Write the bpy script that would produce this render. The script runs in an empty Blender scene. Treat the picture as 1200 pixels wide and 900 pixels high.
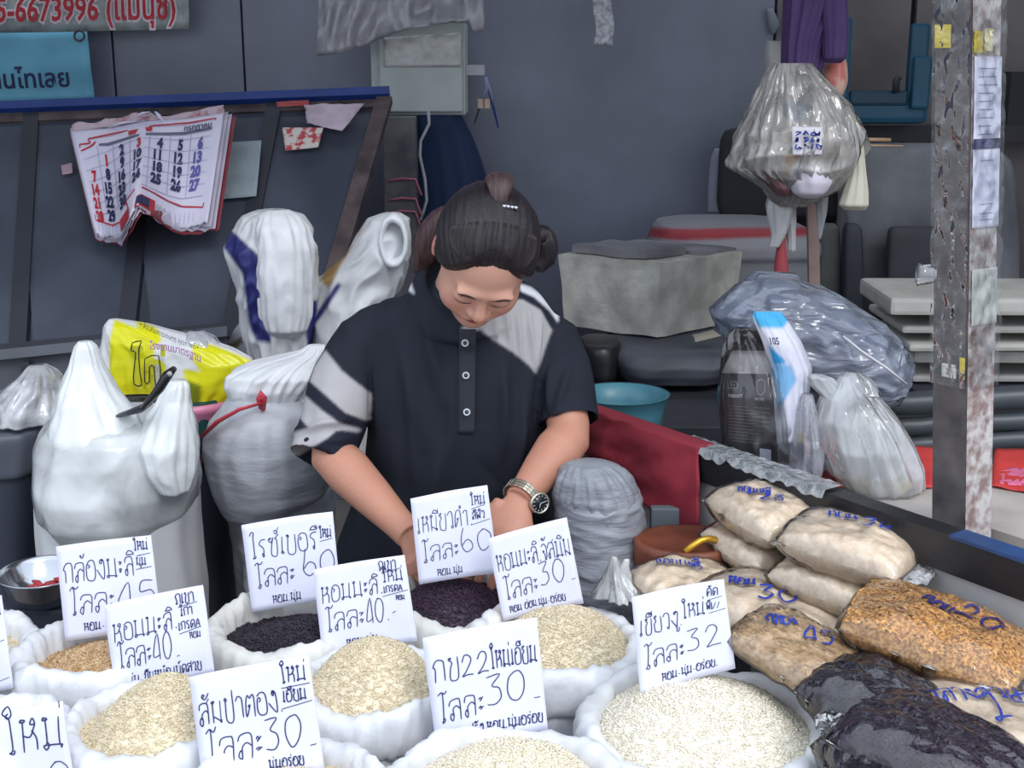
import bpy, bmesh, math, random
import numpy as np
from mathutils import Vector, Matrix, noise
random.seed(7); np.random.seed(7)
SC = bpy.context.scene; COL = SC.collection
R = math.radians
# ------------------------------------------------ camera
PITCH = R(14); F = 1500.0; CH = 1.6
cam_d = bpy.data.cameras.new('camera'); cam = bpy.data.objects.new('camera', cam_d); COL.objects.link(cam)
cam.location = (0, 0, CH); cam.rotation_euler = (R(90) - PITCH, 0, 0)
cam_d.sensor_width = 36; cam_d.lens = 36 * F / 1200; cam_d.clip_start = .05
SC.camera = cam
# ------------------------------------------------ sky, sun, exposure
W = bpy.data.worlds.new('overcast'); SC.world = W; W.use_nodes = True
wn = W.node_tree.nodes; bgn = wn['Background']
bgn.inputs[1].default_value = 1.0
_tc = wn.new('ShaderNodeTexCoord'); _sx = wn.new('ShaderNodeSeparateXYZ'); _cr = wn.new('ShaderNodeValToRGB')   # overcast: dim street below, brighter towards the zenith
W.node_tree.links.new(_tc.outputs['Generated'], _sx.inputs[0]); W.node_tree.links.new(_sx.outputs['Z'], _cr.inputs[0]); W.node_tree.links.new(_cr.outputs[0], bgn.inputs[0])
_e = _cr.color_ramp.elements; _e[0].position = 0; _e[0].color = (.55, .56, .58, 1); _e[1].position = .85; _e[1].color = (1.6, 1.75, 1.95, 1)
_x = _e.new(.12); _x.color = (1.15, 1.28, 1.47, 1)
sun_d = bpy.data.lights.new('soft_sun', 'SUN'); sun = bpy.data.objects.new('soft_sun', sun_d); COL.objects.link(sun)
sun_d.energy = 1.15; sun_d.angle = R(22); sun_d.color = (1, .97, .93); sun.rotation_euler = (R(48), 0, R(28))
SC.view_settings.view_transform = 'Standard'; SC.view_settings.look = 'None'
SC.view_settings.exposure = 0.0; SC.view_settings.gamma = 1
# ------------------------------------------------ projection helpers
FW = Vector((0, math.cos(PITCH), -math.sin(PITCH))); UP = Vector((0, math.sin(PITCH), math.cos(PITCH)))
CAM = Vector((0, 0, CH))
def ray(px, py): return FW + Vector(((px - 600) / F, 0, 0)) + UP * ((450 - py) / F)
def at(px, py, Y):
    d = ray(px, py); return CAM + d * (Y / d.y)
def atz(px, py, z):
    d = ray(px, py); return CAM + d * ((z - CH) / d.z)
def ppm(p):  # pixels per metre at a point
    return F / ((Vector(p) - CAM).dot(FW))
def nz(x, y=0., z=0.): return noise.noise(Vector((x, y, z)))
# ------------------------------------------------ materials
MATS = {}
def srgb(c):
    return tuple(((v / 255) / 12.92 if v / 255 < .04045 else ((v / 255 + .055) / 1.055) ** 2.4) for v in c)
def mat(name, rgb, rough=.6, metal=0., var=.12, vs=8., bump=.15, bs=30., rgb2=None, bdist=.004, spec=.5, sss=0., detail=5, stretch=(1, 1, 1), trans=0., lo=.35, hi=.65, emit=None):
    if name in MATS: return MATS[name]
    m = bpy.data.materials.new(name); m.use_nodes = True; MATS[name] = m
    nt = m.node_tree; n = nt.nodes; l = nt.links; b = n['Principled BSDF']
    c = srgb(rgb); c2 = srgb(rgb2) if rgb2 else tuple(v * (1 - 2.2 * var) for v in c)
    tc = n.new('ShaderNodeTexCoord'); mp = n.new('ShaderNodeMapping'); mp.inputs['Scale'].default_value = stretch
    l.new(tc.outputs['Object'], mp.inputs[0])
    t = n.new('ShaderNodeTexNoise'); t.inputs['Scale'].default_value = vs; t.inputs['Detail'].default_value = detail
    l.new(mp.outputs[0], t.inputs['Vector'])
    cr = n.new('ShaderNodeValToRGB'); cr.color_ramp.elements[0].position = lo; cr.color_ramp.elements[1].position = hi
    cr.color_ramp.elements[0].color = (*c2, 1); cr.color_ramp.elements[1].color = (*c, 1)
    l.new(t.outputs['Fac'], cr.inputs[0]); l.new(cr.outputs[0], b.inputs['Base Color'])
    b.inputs['Roughness'].default_value = rough; b.inputs['Metallic'].default_value = metal
    b.inputs['Specular IOR Level'].default_value = spec
    if sss: b.inputs['Subsurface Weight'].default_value = sss; b.inputs['Subsurface Radius'].default_value = (.01, .004, .002); b.inputs['Subsurface Scale'].default_value = 1
    if trans: b.inputs['Transmission Weight'].default_value = trans
    if bump:
        t2 = n.new('ShaderNodeTexNoise'); t2.inputs['Scale'].default_value = bs; t2.inputs['Detail'].default_value = 4
        l.new(mp.outputs[0], t2.inputs['Vector'])
        bp = n.new('ShaderNodeBump'); bp.inputs['Strength'].default_value = bump; bp.inputs['Distance'].default_value = bdist
        l.new(t2.outputs['Fac'], bp.inputs['Height']); l.new(bp.outputs[0], b.inputs['Normal'])
    return m
def film(name, rgb=(235, 240, 245), haze=.25, rough=.12, bump=.6, bs=25., gl=.35, bdist=.006, stretch=(1,1,1)):
    """thin plastic film: see-through, milky by 'haze', with glossy glints on its creases"""
    if name in MATS: return MATS[name]
    m = bpy.data.materials.new(name); m.use_nodes = True; MATS[name] = m
    nt = m.node_tree; n = nt.nodes; l = nt.links; n.remove(n['Principled BSDF']); out = n['Material Output']
    tr = n.new('ShaderNodeBsdfTransparent'); tr.inputs[0].default_value = (.97, .98, .99, 1)
    df = n.new('ShaderNodeBsdfDiffuse'); df.inputs[0].default_value = (*srgb(rgb), 1)
    gs = n.new('ShaderNodeBsdfGlossy'); gs.inputs['Roughness'].default_value = rough
    tc = n.new('ShaderNodeTexCoord'); mp = n.new('ShaderNodeMapping'); mp.inputs['Scale'].default_value = stretch
    l.new(tc.outputs['Object'], mp.inputs[0])
    t = n.new('ShaderNodeTexNoise'); t.inputs['Scale'].default_value = bs; t.inputs['Detail'].default_value = 3; t.inputs['Distortion'].default_value = .6
    l.new(mp.outputs[0], t.inputs['Vector'])
    bp = n.new('ShaderNodeBump'); bp.inputs['Strength'].default_value = bump; bp.inputs['Distance'].default_value = bdist
    l.new(t.outputs['Fac'], bp.inputs['Height'])
    for s in (df, gs): l.new(bp.outputs[0], s.inputs['Normal'])
    mr = n.new('ShaderNodeMapRange'); mr.inputs[1].default_value = .3; mr.inputs[2].default_value = .75
    mr.inputs[3].default_value = haze * .5; mr.inputs[4].default_value = min(1, haze * 1.6)
    l.new(t.outputs['Fac'], mr.inputs[0])
    m1 = n.new('ShaderNodeMixShader'); l.new(mr.outputs[0], m1.inputs[0]); l.new(tr.outputs[0], m1.inputs[1]); l.new(df.outputs[0], m1.inputs[2])
    fr = n.new('ShaderNodeFresnel'); fr.inputs[0].default_value = 1.5; l.new(bp.outputs[0], fr.inputs['Normal'])
    ml = n.new('ShaderNodeMath'); ml.operation = 'MULTIPLY_ADD'; ml.inputs[1].default_value = 1.2; ml.inputs[2].default_value = gl * .12; ml.use_clamp = True
    l.new(fr.outputs[0], ml.inputs[0])
    m2 = n.new('ShaderNodeMixShader'); l.new(ml.outputs[0], m2.inputs[0]); l.new(m1.outputs[0], m2.inputs[1]); l.new(gs.outputs[0], m2.inputs[2])
    l.new(m2.outputs[0], out.inputs[0])
    return m
def vcol_mat(name, rough=.8, bump=.2, bs=60., sss=0., bdist=.003, spec=.3, stretch=(1,1,1)):
    """colour comes from the piece's own dye/print, stored in the attribute 'tint'"""
    m = mat(name, (200, 200, 200), rough, 0, 0, 5, bump, bs, bdist=bdist, spec=spec, sss=sss, stretch=stretch)
    n = m.node_tree.nodes; l = m.node_tree.links; a = n.new('ShaderNodeVertexColor'); a.layer_name = 'tint'
    mx = n.new('ShaderNodeMix'); mx.data_type = 'RGBA'; mx.blend_type = 'MULTIPLY'; mx.inputs[0].default_value = .35
    l.new(a.outputs[0], mx.inputs[6])
    t = n.new('ShaderNodeTexNoise'); t.inputs['Scale'].default_value = 9; l.new(t.outputs['Fac'], mx.inputs[7])
    g = n.new('ShaderNodeGamma'); g.inputs[1].default_value = .35; l.new(t.outputs['Fac'], g.inputs[0]); l.new(g.outputs[0], mx.inputs[7])
    l.new(mx.outputs[2], n['Principled BSDF'].inputs['Base Color'])
    return m
# ------------------------------------------------ object helpers
def mk(name, V, Fc, m, parent=None, smooth=True, mats=None, fm=None, uv=None):
    loc = parent_world(parent) if parent is not None else None
    V = np.array([tuple(v) for v in V], dtype=float) if not isinstance(V, np.ndarray) else V
    me = bpy.data.meshes.new(name)
    o = bpy.data.objects.new(name, me); COL.objects.link(o)
    if parent is None:
        base = Vector(((V[:, 0].min() + V[:, 0].max()) / 2, (V[:, 1].min() + V[:, 1].max()) / 2, V[:, 2].min()))
        o.location = base; o['_w'] = tuple(base)
    else:
        base = loc; o.parent = parent; o['_w'] = tuple(base)
    Vl = V - np.array(base)
    me.from_pydata(Vl.tolist(), [], [list(f) for f in Fc] if not isinstance(Fc, np.ndarray) else Fc.tolist())
    me.materials.append(m)
    for x in (mats or []): me.materials.append(x)
    if fm is not None: me.polygons.foreach_set('material_index', np.array(fm, dtype=np.int32))
    if smooth: me.polygons.foreach_set('use_smooth', np.ones(len(me.polygons), dtype=bool))
    me.update()
    return o
def parent_world(p): return Vector(p['_w'])
def tag(o, label, cat, group=None, kind=None):
    o['label'] = label; o['category'] = cat
    if group: o['group'] = group
    if kind: o['kind'] = kind
    return o
def thing(name, label, cat, loc, group=None):
    o = bpy.data.objects.new(name, None); COL.objects.link(o); o.location = loc; o['_w'] = tuple(loc); o.empty_display_size = .05
    return tag(o, label, cat, group)
def struct(o): o['kind'] = 'structure'; return o
class G:
    """collects shapes into one mesh"""
    def __init__(s): s.V = []; s.F = []; s.M = []
    def add(s, V, Fc, mi=0):
        k = len(s.V); s.V += [tuple(v) for v in V]; s.F += [tuple(i + k for i in f) for f in Fc]; s.M += [mi] * len(Fc); return s
    def box(s, c, d, rot=None, mi=0, bev=0.):
        c = Vector(c); hx, hy, hz = d[0] / 2, d[1] / 2, d[2] / 2
        if bev:
            bm = bmesh.new(); bmesh.ops.create_cube(bm, size=1)
            bmesh.ops.scale(bm, vec=d, verts=bm.verts); bmesh.ops.bevel(bm, geom=bm.edges[:], offset=bev, segments=2, affect='EDGES', profile=.6)
            V = [v.co.copy() for v in bm.verts]; Fc = [[v.index for v in f.verts] for f in bm.faces]; bm.free()
        else:
            V = [Vector((x * hx, y * hy, z * hz)) for z in (-1, 1) for x, y in ((-1, -1), (1, -1), (1, 1), (-1, 1))]
            Fc = [(3, 2, 1, 0), (4, 5, 6, 7), (0, 1, 5, 4), (1, 2, 6, 5), (2, 3, 7, 6), (3, 0, 4, 7)]
        if rot is not None: V = [rot @ v for v in V]
        return s.add([v + c for v in V], Fc, mi)
    def hexa(s, P, mi=0):  # P: bottom quad 4 + top quad 4
        return s.add(P, [(3, 2, 1, 0), (4, 5, 6, 7), (0, 1, 5, 4), (1, 2, 6, 5), (2, 3, 7, 6), (3, 0, 4, 7)], mi)
    def tube(s, pts, r, seg=10, mi=0, cap=True, flat=1., side=None):
        pts = [Vector(p) for p in pts]; n = len(pts)
        rr = [r] * n if not hasattr(r, '__len__') else r
        V = []; up = None
        for i, p in enumerate(pts):
            t = (pts[min(i + 1, n - 1)] - pts[max(i - 1, 0)]); t.normalize()
            if up is None:
                up = Vector(side) if side is not None else (Vector((0, 0, 1)) if abs(t.z) < .9 else Vector((0, 1, 0)))
            a = t.cross(up);
            if a.length < 1e-6: a = t.orthogonal()
            a.normalize(); b = a.cross(t); b.normalize(); up = b
            for k in range(seg):
                an = 2 * math.pi * k / seg; V.append(p + (a * math.cos(an) + b * math.sin(an) * flat) * rr[i])
        Fc = [(i * seg + k, i * seg + (k + 1) % seg, (i + 1) * seg + (k + 1) % seg, (i + 1) * seg + k) for i in range(n - 1) for k in range(seg)]
        if cap: Fc += [tuple(range(seg))[::-1], tuple((n - 1) * seg + k for k in range(seg))]
        return s.add(V, Fc, mi)
    def loft(s, rings, cap0=True, cap1=True, mi=0):
        n = len(rings); seg = len(rings[0]); V = [v for r in rings for v in r]
        Fc = [(i * seg + k, i * seg + (k + 1) % seg, (i + 1) * seg + (k + 1) % seg, (i + 1) * seg + k) for i in range(n - 1) for k in range(seg)]
        if cap0: Fc.append(tuple(range(seg))[::-1])
        if cap1: Fc.append(tuple((n - 1) * seg + k for k in range(seg)))
        A = np.array([tuple(v) for v in V]); A = A - A.mean(0); Q = np.array([f for f in Fc if len(f) == 4])
        vol = np.einsum('ij,ij->i', A[Q[:, 0]], np.cross(A[Q[:, 1]], A[Q[:, 2]])).sum() + np.einsum('ij,ij->i', A[Q[:, 0]], np.cross(A[Q[:, 2]], A[Q[:, 3]])).sum()
        if vol < 0: Fc = [f[::-1] for f in Fc]
        return s.add(V, Fc, mi)
    def grid(s, fn, nu, nv, mi=0, thick=0., closed_u=False):
        """sheet fn(u,v); thick gives it a real back side"""
        P = [[Vector(fn(i / nu, j / nv)) for i in range(nu + 1)] for j in range(nv + 1)]
        w = nu + 1; V = [p for row in P for p in row]
        Fc = [(j * w + i, j * w + i + 1, (j + 1) * w + i + 1, (j + 1) * w + i) for j in range(nv) for i in range(nu)]
        if thick:
            N = []
            for j in range(nv + 1):
                for i in range(nu + 1):
                    a = P[j][min(i + 1, nu)] - P[j][max(i - 1, 0)]; b = P[min(j + 1, nv)][i] - P[max(j - 1, 0)][i]
                    c = a.cross(b); N.append(c.normalized() if c.length > 1e-12 else Vector((0, 1, 0)))
            k = len(V); V += [V[i] - N[i] * thick for i in range(k)]
            Fc += [tuple(k + q for q in f[::-1]) for f in Fc[:nu * nv]]
            for i in range(nu):
                Fc.append((i + 1, i, k + i, k + i + 1)); t = nv * w; Fc.append((t + i, t + i + 1, k + t + i + 1, k + t + i))
            for j in range(nv):
                Fc.append((j * w, (j + 1) * w, k + (j + 1) * w, k + j * w)); Fc.append(((j + 1) * w + nu, j * w + nu, k + j * w + nu, k + (j + 1) * w + nu))
        return s.add(V, Fc, mi)
    def out(s, name, m, parent=None, smooth=True, mats=None):
        return mk(name, s.V, s.F, m, parent, smooth, mats, s.M if mats else None)
def sil(rows, seg=48, fold=0., ff=9, rn=0., seed=0., ns=8., flatb=0., sub=4, square=0.):
    """rings of a soft body from its outline: rows of (py, pxL, pxR, Y, half depth); fold = depth of pleats"""
    rs = []
    rows2 = []
    for i in range(len(rows) - 1):
        for k in range(sub):
            t = k / sub; t = t
            rows2.append([a + (b - a) * t for a, b in zip(rows[i], rows[i + 1])])
    rows2.append(list(rows[-1]))
    # light smoothing
    A = np.array(rows2, float)
    for _ in range(2):
        B = A.copy(); B[1:-1] = (A[:-2] + 2 * A[1:-1] + A[2:]) / 4; A = B
    for j, (py, l, r, Y, dp) in enumerate(A):
        c = at((l + r) / 2, py, Y); rx = (at(r, py, Y) - at(l, py, Y)).x / 2
        ring = []
        for k in range(seg):
            a = 2 * math.pi * k / seg; ca, sa = math.cos(a), math.sin(a)
            if square:
                e = 1 - square; ca = math.copysign(abs(ca) ** e, ca); sa = math.copysign(abs(sa) ** e, sa)
            q = 1.
            if fold: q += fold * (nz(ca * ff / 2 + seed, sa * ff / 2, j * .035 + seed) * 1.6)
            if rn: q += rn * (1 - 2 * abs(nz(ca * 2 + seed, sa * 2 + c.z * ns, c.z * ns * 1.2 + seed)))  * .8
            ring.append(c + Vector((ca * rx * q, sa * dp * q, 0)))
        rs.append(ring)
    return rs
def subs(o, lv=1):
    md = o.modifiers.new('s', 'SUBSURF'); md.levels = lv; md.render_levels = lv; return o
# ------------------------------------------------ handwriting: pen strokes per character (x,y on a 0..10 body)
GL = {
'ก': (7, "1,0 1,6 0,7.5 2,10 5,10 6,8 6,0"), 'ล': (7, "2,2.5 1,3.5 .2,1.5 1.5,0 2,2 2,5 4,6.5 6,5;0,7 1,9.5 4,10 6,8.5 6,0"),
'อ': (7, "1.5,6 2.5,7 1.5,8 .5,7 .5,2 2,0 5,0 6.5,2 6.5,7.5 5,9.8 2.5,10 .5,8.5"), 'ง': (6, "3,9 4,10 3,8 2,9 3,10 5,9 5,2 4,0 0,5"),
'ม': (8, "1.3,9 2,9.6 1,10 .3,9.3 1.3,8.8 1.2,2 .3,1 1,0 2,1 1.2,2;1.2,1.4 6,1 6.6,0 7.2,1 6.2,1.5 6.2,10"), 'ะ': (3.4, "0,7 1,8 1.5,7 .5,6.2 2.4,8;0,3 1,4 1.5,3 .5,2.2 2.4,4"),
'ิ': (0, "-6,11.3 -4.5,13.2 -2.5,13 -1,11.3 -6,11.3"), 'ี': (0, "-6,11.3 -4.5,13.2 -2.5,13 -1,11.3 -6,11.3;-1,11.3 -1,14"), 'ื': (0, "-6,11.3 -4.5,13.2 -2.5,13 -1,11.3 -6,11.3;-1,11.3 -1,14;-2.4,12 -2.4,14"),
'โ': (4.5, "0,13 1.5,14.6 3.2,13.2 4.6,15;1.6,14.4 2.2,12 2.2,2 1.2,.4 2.6,0 3,1.4 2.2,2"), 'ใ': (4.5, "2,13 1,12 2,11.6 3,13 1.8,15 .2,13.4 1.4,11.6 2.3,10 2.4,1.6 1.6,.4 3,0 3.4,1.2"), 'ไ': (4.5, "0,13 1.2,15.4 2.6,14.5 2.4,12 2.4,1.6 1.6,.4 3,0 3.4,1.2"),
'ห': (7, "1.3,9 2,10 1,10.5 .3,9.5 1.2,8.8 1.2,0;1.2,5.5 3.5,5 5,7 5.8,9 4.8,10.2 4.2,9 5.6,8.6;4.6,6.5 6,4 6,0"), 'ร': (5.5, "3,0 3.6,1 3,2 2.3,1 3,0;3.5,1.4 3.5,5 .8,7.5 1.8,9.6 4.8,9.6"),
'ซ': (7.5, "1.3,9 2,9.8 1,10 .5,9 2.4,7.5 3.2,10 2.3,5 2.2,0 6,0 6,8 4.7,9.5 7.4,11.5"), 'ช': (7.5, "1.5,9 2.2,10 1,10 .8,9 2.4,7.5 2,5 2,0 6,0 6,8 4.7,9.5 7.4,11.5"), '์': (0, "-4,13 -3,14 -2,13 -3,12.2 -4,13;-2.2,13.8 -.6,15.4"),
'เ': (3, "1.2,2 .4,1 1.2,0 2,1 1.2,2 1.2,10"), 'แ': (5.5, "1.2,2 .4,1 1.2,0 2,1 1.2,2 1.2,10;3.8,2 3,1 3.8,0 4.6,1 3.8,2 3.8,10"), 'บ': (7, "1.2,8.8 2,9.8 1,10.3 .3,9.4 1.2,8.8 1.2,0 6,0 6,10"), 'ป': (7, "1.2,8.8 2,9.8 1,10.3 .3,9.4 1.2,8.8 1.2,0 6,0 6,13.5"),
'ย': (7, "1.6,9 2.4,10 1.2,10.2 .6,9 2.4,7 .9,5 1,1 2,0 6,0 6,10"), 'ว': (5.6, "4,1.6 3.4,.8 4,0 4.8,.6 4.5,1.6 4.8,8 3.5,10 1.5,10 0,8"), 'ด': (7, "3,5.5 2.2,5 3,4.4 3.6,5.4 1,0 .4,6 2,10 5,10 6,8 6,0"), 'ค': (7, "2.6,6.4 3.4,6 2.8,5 2,5.4 1,0 .6,6 2,10 5,10 6,8 6,0"),
'ต': (7, "3,5.5 2.2,5 3,4.4 3.6,5.4 1,0 .4,6 2,10 3.2,8.6 5,10 6,8 6,0"), 'ำ': (5.5, "-3,12.4 -2.2,13.3 -1.4,12.4 -2.2,11.6 -3,12.4;0,8 1.5,10 3.8,9.4 4,8 4,0"), 'า': (5, "0,8 1.5,10 3.5,9.5 4,8 4,0"),
'จ': (6, "1.2,5.4 2,6 2.2,5 1.2,4.8 1.2,5.4 3,3 3.4,0 5,2 5,8 3,10 0,8.6"), 'ั': (0, "-5,12.6 -4,13.4 -4.6,14 -5.2,13 -3.4,12 -1,14.4"), 'น': (7.5, "1.2,8.8 2,9.8 1,10.3 .3,9.4 1.2,8.8 1.2,0;1.2,3 5,1.2 5.8,0 6.4,1 5.2,1.4;5.7,1 5.7,10"),
'ข': (6.5, "1.5,9 2.2,10 1,10 .8,9 2.4,7.5 1.6,5 1.6,0 5.6,0 5.6,10"), 'ท': (7, "1.2,8.8 2,9.8 1,10.3 .3,9.4 1.2,8.8 1.2,0;1.2,4.5 4.5,10 5.8,9 5.8,0"), 'พ': (8, "1,8.8 1.8,9.8 .8,10.3 .2,9.4 1,8.8 1.6,0 3.8,6.5 5.6,0 6.8,10"), 'ผ': (7.6, "2.4,5.5 3.2,5 2.4,4.3 1,5 1,10 1.2,0 3.6,4.5 5.8,0 6,10"),
'ส': (7, "2,2.5 1,3.5 .2,1.5 1.5,0 2,2 2,5 4,6.5 6,5;0,7 1,9.5 4,10 6,8.5 6,0;4.4,9.6 7,12"), 'ภ': (7, "2.2,1.2 1.4,.8 1,0 2.2,.2 2,1.8 1.5,6 .5,7.5 2.5,10 5,10 6.3,8 6.3,0"), 'ถ': (7, "2.2,1.2 1.4,.8 1,0 2.2,.2 2,1.8 1.5,6 .5,7.5 2.5,10 5,10 6.3,8 6.3,0"),
'่': (0, "-2,12 -2,14"), '้': (0, "-4,13 -3.2,13.8 -3.4,12.4 -2,12.2 -1,14.4"), 'ุ': (0, "-2,-1 -1.2,-.8 -1.2,-3.4"), 'ู': (0, "-3,-1 -2.2,-.8 -2.4,-3.4 -.8,-3.4 -.8,-1"), 'ึ': (0, "-6,11.3 -4.5,13.2 -2.5,13 -1,11.3 -6,11.3;-1.4,13.4 -.6,14"),
'็': (0, "-5,12 -4,13 -5,13.6 -3,14 -1.4,15"),
'.': (2.4, "1,0 1.2,.5 .8,.4"), '-': (5, "1,3 3.8,3.6"), ' ': (4, ""), '_': (5, "1,0 3.4,.2"),
'0': (8.5, "3.5,10 1.2,8 .6,4 2,.6 4.2,0 6.4,3 6.8,7 5.4,9.6 3.5,10 2.6,9.6"), '1': (4, "0,7.5 2,10 2,0 .8,0 3.4,0"), '2': (7.5, "0.5,7 2,9.8 4.4,9.6 5,7 2.6,2.4 .6,0 3,.6 6.5,.4"), '3': (7, "0.5,9.6 5.4,10 2.6,6.4 5,5.2 5.6,2.2 3.4,0 .6,.6"),
'4': (6, "4.6,0 4,10.5 0,1.6 5.2,1.8"), '5': (6.5, "5.4,10 1.6,10 1,6 4.2,6.4 5.4,3.4 4,.4 .6,0"), '6': (7, "1.8,12 .8,7 .7,2.6 3,0 5.8,2 5.4,5 3.4,6 .9,3.6"), '7': (6, "0.3,10 5.4,10 2,0"), '8': (6.5, "5.2,8.6 3,10 1,8.2 2.6,6 5,3.6 4.2,.4 1.6,.2 .6,2.8 3.4,5.8 5,8"), '9': (6.5, "5,8 3.4,10 1,8.6 1.8,6 4.8,6.4 5,9 4.4,0"),
'A': (7, "0,0 3,10 5.6,0;1.2,4 4.6,4.2"), 'D': (8, "0,0 3,9 6.4,0 0,0"),
}
def strokes(txt, x, y, h, wx=1., slant=0., jit=.25, rs=None):
    """pen paths for one line; h = body height; returns polylines and end x"""
    rnd = random.Random(rs if rs is not None else hash(len(txt)) + 3)
    out = []; k = h / 10
    for ch in txt:
        w, d = GL.get(ch, (6, "0,0 5,9"))
        up = 0
        for pl in d.split(';'):
            if not pl.strip(): continue
            P = [tuple(float(q) for q in p.split(',')) for p in pl.split()]
            P = [(a + rnd.uniform(-jit, jit), b + rnd.uniform(-jit, jit)) for a, b in P]
            out.append([(x + (a + slant * b) * k * wx, y + (b + up) * k) for a, b in P])
        x += (w + .9) * k * wx if w else 0
    return out, x
def smooth_line(P, n=4):
    if len(P) < 3: return P
    Q = [P[0]] + P + [P[-1]]; o = []
    for i in range(1, len(Q) - 2):
        p0, p1, p2, p3 = Q[i - 1:i + 3]
        for k in range(n):
            t = k / n; t2 = t * t; t3 = t2 * t
            o.append(tuple(.5 * (2 * b + (c - a) * t + (2 * a - 5 * b + 4 * c - d) * t2 + (3 * b - a - 3 * c + d) * t3) for a, b, c, d in zip(p0, p1, p2, p3)))
    o.append(P[-1]); return o
def ink(g, lines, surf, wid, asp=1., eps=.0006, mi=0, n=4):
    """ribbons of ink following lines given in (u,v) on surf(u,v)->(point, normal); wid in u units, asp = height/width of the surface"""
    for P in lines:
        Q = smooth_line(P, n)
        if len(Q) < 2: continue
        V = []
        for i, (u, v) in enumerate(Q):
            a = Q[max(i - 1, 0)]; b = Q[min(i + 1, len(Q) - 1)]
            dx, dy = b[0] - a[0], (b[1] - a[1]) * asp; L = math.hypot(dx, dy) or 1
            nx, ny = -dy / L * wid / 2, dx / L * wid / 2 / asp
            w = 1 - .25 * (i in (0, len(Q) - 1))
            for s in (1, -1):
                p, nn = surf(u + nx * s * w, v + ny * s * w); V.append(p + nn * eps)
        g.add(V, [(2 * i, 2 * i + 1, 2 * i + 3, 2 * i + 2) for i in range(len(Q) - 1)], mi)
def sfn(fn, flip=1):
    """surface with normal from a plain function"""
    def s(u, v):
        e = .004; p = Vector(fn(u, v)); a = Vector(fn(u + e, v)) - p; b = Vector(fn(u, v + e)) - p
        n = a.cross(b); n = n.normalized() if n.length > 1e-14 else Vector((0, -1, 0))
        return p, n * flip
    return s
def printed(txt, surf, x, y, h, asp, m, parent, name='lettering', bold=0., sx=1., eps=.0008, align='LEFT'):
    """printed letters: outlines of the built-in font laid on surf; h = body height in v units"""
    c = bpy.data.curves.new('t', 'FONT'); c.body = txt; c.resolution_u = 2; c.offset = bold; c.align_x = align
    o = bpy.data.objects.new('t', c); COL.objects.link(o); dg = bpy.context.evaluated_depsgraph_get(); dg.update()
    me = bpy.data.meshes.new_from_object(o.evaluated_get(dg)); V = []
    for v in me.vertices:
        p, n = surf(x + v.co.x * h * asp * sx, y + v.co.y * h); V.append(p + n * eps)
    Fc = [list(p.vertices) for p in me.polygons]
    bpy.data.objects.remove(o); bpy.data.curves.remove(c); bpy.data.meshes.remove(me)
    if not V: return None
    return mk(name, V, Fc, m, parent, False)
# ------------------------------------------------ palette
m_wall = mat('wall_sheet', (126, 130, 148), .42, 0, .16, 2.2, .25, 3, (102, 106, 122), .02, .6)
m_wallr = mat('wall_brown', (122, 116, 116), .7, 0, .1, 3, .2, 12, (98, 93, 95))
m_floor = mat('concrete', (120, 118, 116), .85, 0, .15, 5, .4, 20)
m_dark = mat('dark_paint', (52, 55, 66), .55, 0, .1, 6, .2, 20)
m_black = mat('black_paint', (32, 32, 37), .4, 0, .15, 9, .3, 30)
m_blue = mat('blue_paint', (38, 66, 140), .4, 0, .12, 9, .2, 30)
m_glass = mat('dusty_panel', (82, 88, 102), .34, 0, .12, 3, .12, 9, (62, 67, 80), .01)
m_rust = mat('rusty_steel', (96, 82, 84), .7, 0, .2, 12, .3, 30, (58, 48, 52))
m_woven = mat('white_woven_plastic', (226, 228, 233), .45, 0, .03, 14, .5, 26, (212, 214, 218), .006, .4)
m_woven2 = mat('cream_woven_plastic', (222, 221, 216), .55, 0, .04, 14, .5, 26, (204, 203, 199), .006)
m_sackgrey = mat('grey_woven_plastic', (188, 191, 198), .5, 0, .05, 12, .5, 16, (166, 169, 178), .008, stretch=(1, 1, 3.2))
m_card = mat('white_card', (228, 230, 248), .55, 0, .01, 6, .15, 9, (220, 222, 242), .004)
m_ink = mat('blue_black_ink', (42, 50, 104), .6, 0, .1, 9, 0)
m_inkb = mat('blue_marker', (36, 58, 160), .5, 0, .1, 9, 0)
m_red = mat('red_ink', (196, 44, 62), .6, 0, .05, 9, 0)
m_navyink = mat('navy_ink', (44, 46, 92), .6, 0, .05, 9, 0)
m_film = film('clear_film', haze=.2)
m_filmm = film('milky_film', (226, 228, 232), .5, .2, .7, 20)
m_bagfilm = film('bag_film', (240, 236, 228), .03, .08, .9, 14, .1, .008)
RICE = {
 'white': mat('rice_glutinous', (250, 245, 232), .5, 0, .03, 120, .5, 190, (230, 222, 202), .002, sss=.0),
 'new': mat('rice_new_crop', (248, 240, 222), .5, 0, .04, 120, .5, 190, (230, 218, 194), .002),
 'jasmine': mat('rice_jasmine', (238, 226, 200), .5, 0, .05, 120, .5, 190, (214, 198, 166), .002),
 'brown': mat('rice_brown', (222, 192, 152), .5, 0, .1, 120, .5, 190, (182, 146, 104), .002),
 'black': mat('rice_berry', (56, 48, 62), .35, 0, .15, 120, .5, 190, (30, 25, 36), .002),
 'purple': mat('rice_black_glutinous', (66, 44, 66), .35, 0, .2, 120, .5, 190, (36, 24, 40), .002),
 'paddy': mat('rice_paddy', (240, 186, 112), .6, 0, .15, 230, .9, 200, (186, 128, 66), .003, lo=.40, hi=.60, detail=1),
 'bagjas': mat('rice_packed', (248, 230, 208), .6, 0, .05, 150, .5, 190, (232, 210, 184), .0015),
}
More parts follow.
